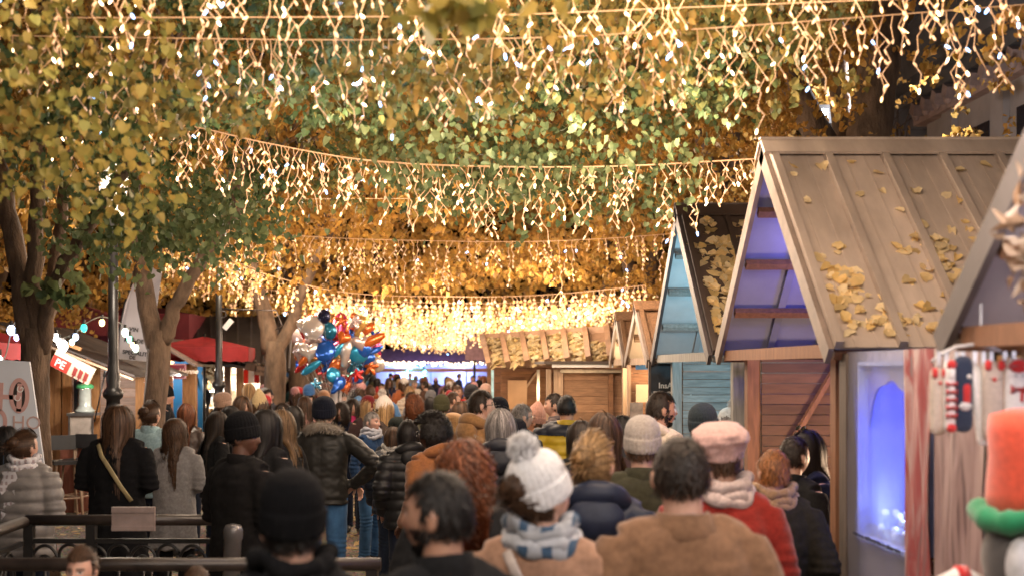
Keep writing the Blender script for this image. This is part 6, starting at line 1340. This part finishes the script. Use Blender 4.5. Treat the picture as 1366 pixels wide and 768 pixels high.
for k in range(6):
    y = 12 + k * 2.1; m = MB(); m.span((9.28 - O.x, y - O.y, 0), (9.398 - O.x, y + .5 - O.y, 6.9)); m.build('pilaster', STONE, t); m = MB(); m.span((9.37 - O.x, y + .75 - O.y, 4.6), (9.397 - O.x, y + 1.8 - O.y, 6.4)); m.build('window', surf('dark_glass', (.02, .022, .03), .15), t)
t = thing('stone_facade', 'plain stone wall with vertical joints left of the carved cornice', 'building', (11, 30.5, 0)); m = MB()
for k in range(6):
    for j in range(12): m.span((-2.2 + k * .9, 0, j * .9), (-2.2 + k * .9 + .885, .5, j * .9 + .885), tint=random.uniform(.85, 1.1))
m.build('wall', STONE, t); m = MB(); m.span((-2.2, .06, 0), (3.2, .45, 10.8)); m.build('joints', DST, t); m = MB(); m.span((1.2, -.02, 0), (1.7, -.003, 9)); m.build('recess_shade', DST, t)  # flat dark slab on the wall face paints the shade of a recess
# floodlight seen between the trunks
t = thing('floodlight', 'glaring white floodlight between the trunks behind the brown stall', 'floodlight', at(1100, 152, 15.6)); m = MB(); m.box((0, .05, 0), (.2, .08, .24)); m.build('housing', IRON, t); m = MB(); m.box((0, .003, 0), (.09, .01, .12)); m.build('lens', emit('flood', (.8, .88, 1), 12), t); lamp('flood_light', at(1100, 152, 15.4) + Vector((.7, -.2, .2)), 190, (.85, .9, 1), .08)
t = thing('spotlight', 'blue-white spotlight glinting among the top left leaves', 'spotlight', at(474, 106, 6.7)); m = MB(); m.lathe([(.03, 0), (.03, .07), (.012, .1)], n=12); m.build('housing', IRON, t, True).rotation_euler = (R(-90), 0, 0); m = MB(); m.ell((0, -.005, 0), (.036, .014, .036), 12, 8); m.build('lens', emit('spot_blue', (.35, .6, 1), 20), t, True); lamp('spot_light', at(474, 106, 6.5), 5, (.35, .55, 1), .05)
# ------------------------------------------------------------------ the crowd
J, PF, CT, LG, PK = 'jacket', 'puffer', 'coat', 'long', 'parka'
CAMEL = (.36, .19, .095); TANC = (.30, .165, .085); GREY = (.21, .20, .20); OLIVE = (.05, .048, .03); BRN = (.18, .075, .035); CRM = (.55, .47, .38); PUFFG = (.20, .185, .175); TEALC = (.33, .48, .52)
BLUEJ = ((.06, .16, .34), 'denim'); BLKT = ((.012, .012, .013), 'wool'); DKJ = ((.02, .03, .055), 'denim'); BRT = ((.06, .045, .035), 'wool')
def strap(col, z=0):
    def f(r):
        m = MB(); m.tube([(-.10, -.10, 1.465), (-.05, -.155, 1.38), (.02, -.172, 1.28), (.10, -.175, 1.15), (.17, -.16, 1.04)], [(.018, .004)] * 5, 8, flat=(.7, 0, .7)); m.build('bag_strap', cloth(col, 'leather'), r, True)
    return f
def yoke(r):
    me = coat_mesh('pocket', 'puffer').copy(); import bmesh as bm_
    b = bm_.new(); b.from_mesh(me); bm_.ops.delete(b, geom=[v for v in b.verts if v.co.z < 1.39 + .03 * abs(v.co.x)], context='VERTS')
    for v in b.verts: v.co += v.normal * .006
    b.to_mesh(me); b.free(); link('shoulder_yoke', me, r, mat=cloth((.015, .018, .03), 'puffer'))
# front rows, nearest first
person(910, 580, 3.95, 4, 'man in a broad tan wool coat with short dark hair, nearest the pink hat', (CT, (.21, .115, .065)), ('short', 'dark'), None, 'pocket', -8, collar='lapel', width=1.1)
person(722, 603, 3.95, -12, 'woman in white bobble hat, blue-grey scarf and camel coat with pale bag strap', (CT, (.33, .19, .125)), ('tied', 'brown'), ('beanie', (.74, .73, .74)), 'pocket', -42, collar=None, scarf=(plaid('scarf_check', (.32, .33, .36), (.03, .07, .13), (.42, .43, .46), 4.), 'wrap'), pom=(.76, .75, .76), tilt=16, extra=strap((.5, .43, .4)))
person(588, 625, 3.35, 38, 'dark-haired bearded man in black at the bottom centre, blurred, face turned left', (J, BLACK), ('short', 'black'), None, 'pocket', 34, skin=TANNED, beard=True)
person(390, 632, 3.3, 8, 'blurred person in a plain black beanie at the bottom, black coat', (PK, BLACK), ('short', 'black'), ('beanie', (.006, .006, .007)), 'pocket', 0, collar='stand', scarf=((.008, .008, .009), 'wrap'))
person(622, 590, 4.75, 5, 'woman with long frizzy auburn hair behind the dark-haired man', (CT, BLACK), ('curly', 'auburn'), None, 'pocket', -15)
person(110, 730, 5.0, 172, 'child with centre-parted brown hair facing the camera at the bottom left', (J, (.05, .05, .07)), ('tied', 'brown'), None, 'pocket', 0, skin=(.62, .38, .29))
person(262, 753, 5.0, 20, 'child with tousled brown hair whose crown just shows at the front railing', (J, (.06, .04, .04)), ('short', 'brown'), None, 'pocket', 0)
person(793, 577, 4.95, -4, 'woman with a messy blond bun and navy hooded coat', (PK, (.016, .022, .045), 'puffer'), ('tied', 'blond'), None, 'pocket', -25, collar='hood')
person(962, 567, 5.15, -8, 'woman in pink ribbed hat, lilac scarf and rust-red sweater', (J, (.24, .022, .016), 'knit'), ('short', 'brown'), ('beret', (.58, .37, .34)), 'front', -10, scarf=((.50, .40, .38), 'wrap'), collar=None, width=1.05)
person(1031, 597, 5.95, -15, 'ginger-haired person in dark parka with tan fleece collar by the blue-window panel', (PK, (.022, .020, .016)), ('short', 'ginger'), None, 'pocket', 25, collar='stand', fur=None, scarf=((.30, .19, .11), 'wrap'))
person(857, 557, 6.1, -6, 'person in a cream and grey knitted hat and dark olive coat', (PK, OLIVE), ('short', 'brown'), ('beanie', (.42, .37, .33)), 'pocket', 0, collar='stand')
person(806, 551, 6.9, 18, 'woman with smooth dark brown hair behind the blond bun', (CT, (.05, .03, .03)), ('bob', 'brown'), None, 'pocket', 0)
person(776, 561, 8.1, 20, 'dark-haired person below the yellow jacket', (J, BLACK), ('bob', 'dark'), None, 'pocket', 0)
person(832, 552, 8.6, 60, 'dark head between the brown-haired woman and the cream hat', (J, CHAR), ('short', 'black'), None, 'pocket', 0)
person(1058, 580, 6.9, -60, 'dark-haired person in black at the plank wall, facing the woman with sunglasses', (J, BLACK), ('short', 'dark'), None, 'front', 0)
person(1079, 573, 7.3, 95, 'woman with sunglasses pushed up on long dark hair, navy coat, at the plank wall', (CT, (.012, .016, .04)), ('long', 'black'), None, 'front', 10, glasses='up', skin=(.6, .4, .36))
person(938, 540, 7.9, -25, 'person in a dark ribbed beanie at the turquoise stall counter', (J, (.014, .018, .035)), ('short', 'dark'), ('beanie', (.03, .04, .048)), 'pocket', -10)
person(880, 520, 8.5, -62, 'bearded man in a cream hood looking right, beside the chalkboard', (PK, CRM), ('short', 'dark'), None, 'phone', -18, collar='hood', skin=TANNED, beard=True)
person(975, 545, 9.6, 100, 'stallholder in a white bobble hat inside the turquoise stall', (J, (.55, .6, .62), 'knit'), ('long', 'grey'), ('beanie', (.66, .7, .72)), 'front', 0, pom=(.7, .73, .74), group='stallholders')
person(668, 545, 7.9, -3, 'woman with greying brown hair and a big black hood', (PK, (.012, .013, .02), 'puffer'), ('bob', 'grey'), None, 'pocket', -10, collar='hood')
person(578, 552, 8.9, 48, 'woman with a black afro and glasses in a brown fur coat, facing left', (CT, (.24, .095, .035), 'knit'), ('afro', 'black'), None, 'pocket', 20, skin=DARK, glasses='clear', collar='hood', width=1.08)
person(545, 560, 9.9, 20, 'person in a black puffer with a sparkling hair clip, left of the afro woman', (PF, BLACK, 'puffer'), ('bob', 'black'), None, 'pocket', 0, collar='hood')
person(640, 518, 9.9, -52, 'man with glasses and a swept dark quiff in a camel duffel jacket', (J, (.30, .16, .065)), ('short', 'dark'), None, 'pocket', -28, collar='hood', glasses='clear')
person(665, 531, 10.3, -10, 'person in a black knit beanie and sage green coat', (PF, (.18, .27, .2), 'puffer'), ('short', 'dark'), ('beanie', (.012, .012, .016)), 'pocket', 0)
person(695, 537, 10.8, -50, 'grey-haired man with glasses in a black coat, looking right', (CT, BLACK), ('short', 'grey'), None, 'pocket', -20, glasses='clear')
person(715, 536, 12, 60, 'person in a pointed pink hat, face lit orange, looking left', (J, (.10, .05, .04)), ('short', 'brown'), ('cone', (.45, .23, .17)), 'pocket', 15, skin=(.6, .33, .22))
person(741, 523, 12.4, 62, 'young man with dark hair in profile beside the yellow jacket', (J, (.10, .08, .08)), ('short', 'dark'), None, 'pocket', 20)
person(756, 525, 10.9, -3, 'man in a yellow puffer with navy shoulders, back to camera', (PF, (.48, .32, .02), 'puffer'), ('crop', 'black'), None, 'pocket', -8, skin=TANNED, width=1.06,
       extra=yoke)
# left and middle
person(33, 573, 8.35, -6, 'woman with a low bun, white checked scarf and grey puffer at the left edge', (PF, PUFFG, 'puffer'), ('tied', 'brown'), None, 'front', -25, scarf=(plaid('scarf_check_white', (.55, .53, .55), (.33, .27, .28), (.6, .58, .6), 8.), 'end'), legs=(NAVY, 'denim'))
person(8, 568, 8.8, 10, 'black-haired woman in a pale blue jacket cut by the left edge', (J, (.13, .17, .24)), ('long', 'black'), None, 'front', 0)
person(157, 540, 9.3, -8, 'woman with very long brown hair in a black coat behind the back railing', (LG, (.008, .008, .009)), ('long', 'brown'), None, 'front', -6, legs=BLUEJ, width=1.1, extra=strap((.42, .34, .18)))
person(233, 558, 10.1, -6, 'woman with wavy brown hair in a long grey wool coat', (CT, GREY), ('wavy', 'brown'), None, 'front', -12, legs=BLKT)
person(201, 535, 11.2, -12, 'woman with tied-back hair in a pale teal jacket', (J, TEALC), ('tied', 'brown'), None, 'front', -10)
person(248, 538, 13, -10, 'woman with straight auburn hair in a brown leather jacket', (J, (.06, .04, .032), 'leather'), ('bob', 'auburn'), None, 'front', 0)
person(221, 514, 17.2, -75, 'man in black coat and black beanie in front of the blue stall wall', (CT, (.016, .017, .02)), ('crop', 'dark'), ('beanie', (.012, .012, .012)), 'pocket', 0, group='stallholders')
person(323, 551, 7.35, -38, 'man in black with black beanie, head turned right, leaning on the bollard', (PK, (.012, .011, .011)), ('crop', 'black'), ('beanie', (.010, .010, .010)), 'front', -66, skin=(.13, .065, .042), legs=BLKT, collar='stand')
person(353, 546, 8.3, -40, 'woman with long straight black hair directly behind the man on the bollard', (CT, BLACK), ('long', 'black'), None, 'front', 0, legs=BLKT)
def band(r):
    m = MB(); m.lathe([(.094, -.02), (.098, -.015), (.098, .03), (.094, .035)], n=32); m.v = [(x * .88, y * 1.06, z) for x, y, z in m.v]; o = m.build('headband', cloth((.012, .012, .014), 'knit'), r, True); o.location = HC
person(377, 546, 9.6, 70, 'woman with light hair under a wide black headband, black coat', (CT, (.014, .014, .016)), ('bob', 'light'), None, 'pocket', 0, extra=band)
person(432, 530, 10.5, -4, 'man in bomber jacket with pale fur hood and blue jeans, elbow out', (J, (.021, .020, .018), 'puffer'), ('crop', 'dark'), ('beanie', (.014, .016, .026)), 'hip', 0, legs=BLUEJ, fur=(.42, .36, .29), width=1.12)
person(495, 548, 12.6, -128, 'grey-haired man in blue jacket and jeans, sunglasses on his head, looking right', (J, (.014, .035, .085)), ('short', 'grey'), None, 'relax', 10, legs=BLUEJ, glasses='up', scarf=((.30, .31, .36), 'wrap'), skin=(.56, .34, .27))
person(524, 569, 11.3, -20, 'person in navy puffer with white fleece hood lining, next to the man in jeans', (PF, (.014, .02, .035), 'puffer'), ('bob', 'brown'), None, 'relax', 0, legs=DKJ, scarf=((.55, .53, .5), 'wrap'))
person(529, 557, 12, -30, 'short person in a plain dark green beanie behind the afro woman', (J, CHAR), ('crop', 'dark'), ('beanie', (.018, .022, .02)), 'pocket', 0)
person(513, 525, 14, -112, 'woman in a tall white bobble hat and fur-edged hood, facing right', (PK, (.06, .045, .04)), ('long', 'blond'), ('cone', (.66, .58, .52)), 'front', 10, fur=(.45, .33, .2), pom=(.68, .6, .55), skin=(.62, .38, .3))
person(491, 528, 14.8, -150, 'blonde woman in a burgundy knit hat beside the tall white hat', (J, (.05, .03, .03)), ('long', 'blond'), ('beanie', (.16, .015, .02)), 'front', 0)
person(470, 531, 16, -165, 'dark-haired woman in a hot pink jacket looking at her phone', (J, (.60, .03, .17), 'puffer'), ('long', 'dark'), None, 'phone', 0)
person(455, 537, 15, 175, 'curly-haired woman with face towards the camera, navy coat', (CT, NAVY), ('curly', 'dark'), None, 'front', 0)
person(407, 528, 15.5, 15, 'woman in a dusty pink coat with brown bob, below the balloons', (CT, (.42, .21, .18)), ('bob', 'brown'), None, 'pocket', 0)
person(432, 521, 17, 4, 'person with a tan knit hat just above the fur hood', (J, (.08, .06, .05)), ('short', 'brown'), ('beanie', (.30, .16, .09)), 'pocket', 0)
person(393, 541, 13, 50, 'woman in a cream coat with dark bob, left of the fur hood', (CT, (.46, .34, .2)), ('bob', 'black'), None, 'pocket', 0)
person(376, 537, 14.2, -80, 'dark-haired person in a grey coat behind the headband woman', (CT, (.22, .21, .21)), ('bob', 'dark'), None, 'pocket', 0)
person(346, 519, 14.5, -10, 'person in a tall pale yellow knit hat', (J, (.07, .06, .05)), ('long', 'brown'), ('cone', (.52, .38, .2)), 'pocket', 0)
person(309, 541, 12.2, 95, 'dark-haired person in a black coat left of the beanie man', (CT, BLACK), ('bob', 'black'), None, 'pocket', 0)
person(288, 548, 11.6, -55, 'woman with long dark hair in a black jacket right of the grey coat', (J, (.015, .014, .014)), ('long', 'dark'), None, 'pocket', 0)
person(297, 524, 15.2, -60, 'person in a beige fleece hat and black hooded coat', (PK, (.016, .015, .016)), ('short', 'brown'), ('slouch', (.32, .20, .14)), 'pocket', 0, collar='hood')
person(322, 528, 13.6, -140, 'brunette in a tan jacket below the lamp post', (J, (.26, .17, .11)), ('wavy', 'brown'), None, 'pocket', 0)
person(332, 511, 19.5, 30, 'long-haired stallholder below the striped lantern', (J, (.08, .10, .11)), ('long', 'blond'), None, 'front', 0, group='stallholders')
person(358, 517, 18.5, 160, 'man with a reddish face turned to the camera, beside the thick trunk', (J, (.05, .05, .06)), ('short', 'dark'), None, 'pocket', 0, skin=(.6, .33, .26))
person(553, 526, 14.6, -5, 'woman with a big round ball of curly auburn hair', (PK, (.10, .075, .06)), ('curly', 'auburn'), None, 'pocket', 0)
person(589, 527, 13.8, 0, 'person in olive green padded coat and olive beanie, back to camera', (PF, (.075, .07, .035), 'puffer'), ('crop', 'dark'), ('beanie', (.05, .048, .025)), 'pocket', 0, collar='hood', width=1.05)
person(603, 521, 16, -70, 'balding brown-haired man in a mauve jacket', (J, (.10, .075, .08)), ('crop', 'brown'), None, 'pocket', 0)
person(629, 513, 17.5, -4, 'man in a big dark grey hooded jacket, taller than those around him', (PK, (.07, .065, .07)), ('short', 'dark'), ('beanie', (.03, .03, .035)), 'pocket', 0, collar='hood', width=1.15)
person(605, 552, 11, 40, 'child in a tan bear-eared hat', (J, (.28, .15, .07)), ('short', 'brown'), ('slouch', (.45, .25, .11)), 'pocket', 0)
person(616, 535, 13, 75, 'long-haired brunette left of the camel duffel jacket', (J, (.11, .06, .045)), ('long', 'brown'), None, 'pocket', 0)
person(687, 560, 9.2, 0, 'dark hooded figure between the grey-haired people', (PK, BLACK), ('bob', 'dark'), ('slouch', (.014, .014, .018)), 'pocket', 0)
person(655, 505, 21, -20, 'man in a black beanie and dark mask by the cyan post', (J, BLACK), ('crop', 'dark'), ('beanie', (.015, .015, .018)), 'pocket', 0)
person(648, 512, 19, 15, 'person in a pink-beige beanie by the leafy roof corner', (J, (.32, .2, .18)), ('short', 'brown'), ('beanie', (.50, .32, .26)), 'pocket', 0)
# the dense far crowd: every head its own mix of hat or hair, coat and place
rc = random.Random(21)
COATC = [('black', (.012, .012, .013)), ('navy', (.014, .02, .05)), ('charcoal', (.04, .04, .045)), ('burgundy', (.12, .015, .025)), ('olive', (.06, .058, .03)), ('camel', (.32, .17, .08)), ('azure', (.10, .22, .42)), ('red', (.38, .02, .02)), ('cream', (.5, .42, .34)), ('teal', (.03, .14, .16)), ('brown', (.09, .05, .035)), ('grey', (.19, .18, .19)), ('mauve', (.2, .1, .17)), ('rust', (.3, .09, .035))]
HEADS = [('short dark hair', ('short', 'dark'), None), ('short brown hair', ('short', 'brown'), None), ('a black bob', ('bob', 'black'), None), ('long brown hair', ('long', 'brown'), None), ('blond hair', ('long', 'blond'), None), ('a black beanie', ('crop', 'dark'), ('beanie', (.012, .012, .013))), ('a white hat', ('bob', 'brown'), ('beanie', (.62, .58, .54))), ('a grey beanie', ('crop', 'dark'), ('beanie', (.15, .15, .16))), ('a red hat', ('bob', 'dark'), ('beanie', (.36, .025, .03))), ('auburn curls', ('curly', 'auburn'), None), ('a pink hat', ('bob', 'brown'), ('beanie', (.5, .25, .25))), ('grey hair', ('short', 'grey'), None), ('a blue hat', ('short', 'dark'), ('beanie', (.04, .12, .3)))]
combo = [(c, h) for c in COATC for h in HEADS]; rc.shuffle(combo)
done = []; k = 0; rowY = 18.
while rowY < 56 and k < 100:
    px = 345 + rc.uniform(0, 10)
    lim = 648 if rowY > 22 else 640
    while px < lim and k < 100:
        Yp = rowY + rc.uniform(-.7, .7); st = rc.uniform(1.56, 1.84); w = .46 / Yp * F
        top = VY - (st - CAMH) / Yp * F
        if at(px, 0, Yp).x < 1.6 and not (rowY < 22 and 425 < px < 470) and not any(abs(px - q[0]) < 11 and abs(Yp - q[1]) < .8 for q in done):
            (cn, cc), (hn, hr, ht) = combo[k]
            side = 'under the balloons' if px < 480 else ('left of the alley middle' if px < 545 else ('near the alley middle' if px < 600 else 'towards the leafy roof'))
            depth = 'far' if Yp < 27 else ('very far' if Yp < 38 else 'farthest')
            person(px, top, Yp, rc.choice((0, 5, -10, 15, 170, -160, 60, -70)), '%s figure with %s and %s coat, %s' % (depth, hn, cn, side), (rc.choice((J, CT, PF, PK)), cc), hr, ht, rc.choice(('pocket', 'front', 'relax')), 0, collar=None, small=True, group='distant crowd at the alley end')
            done.append((px, Yp)); k += 1
        px += w * rc.uniform(1.15, 2.2)
    rowY += 2.1 + (rowY - 18) * .09
print('people', len(PEOPLE))

# ------------------------------------------------------------------ night sky, faint sky glow, camera
w = bpy.data.worlds.new('World'); scene.world = w; w.use_nodes = True; nt = w.node_tree; bg = nt.nodes['Background']
sky = nt.nodes.new('ShaderNodeTexSky'); sky.sky_type = 'NISHITA'; sky.sun_disc = False; sky.sun_elevation = R(-3.); sky.sun_rotation = R(200)
nt.links.new(sky.outputs[0], bg.inputs['Color']); bg.inputs['Strength'].default_value = .12
sl = bpy.data.lights.new('sun', 'SUN'); sl.energy = .02; sl.angle = R(12); sl.color = (.8, .85, 1); so = bpy.data.objects.new('sun', sl); COL.objects.link(so); so.rotation_euler = (R(50), 0, R(20))
cam = bpy.data.cameras.new('camera'); co = bpy.data.objects.new('camera', cam); COL.objects.link(co); scene.camera = co
co.location = (0, 0, CAMH); co.rotation_euler = (R(90), 0, 0)
cam.sensor_width = 36; cam.lens = 36 * F / 1366; cam.shift_x = (683 - VX) / 1366; cam.shift_y = (VY - 384) / 1366; cam.clip_end = 2000; cam.clip_start = .05
cam.dof.use_dof = True; cam.dof.focus_distance = 10.5; cam.dof.aperture_fstop = 1.8; cam.dof.aperture_blades = 9
scene.view_settings.view_transform = 'Standard'; scene.view_settings.look = 'None'; scene.view_settings.gamma = 1; scene.view_settings.exposure = EXPOSURE; scene.view_settings.use_curve_mapping = False
scene.cycles.use_denoising = True; scene.cycles.denoiser = 'OPENIMAGEDENOISE'; scene.cycles.denoising_input_passes = 'RGB_ALBEDO_NORMAL'
scene.cycles.max_bounces = 6; scene.cycles.diffuse_bounces = 3; scene.cycles.glossy_bounces = 2; scene.cycles.transmission_bounces = 3; scene.cycles.transparent_max_bounces = 6
scene.cycles.sample_clamp_indirect = 3.; scene.cycles.caustics_reflective = False; scene.cycles.caustics_refractive = False; scene.cycles.use_light_tree = True
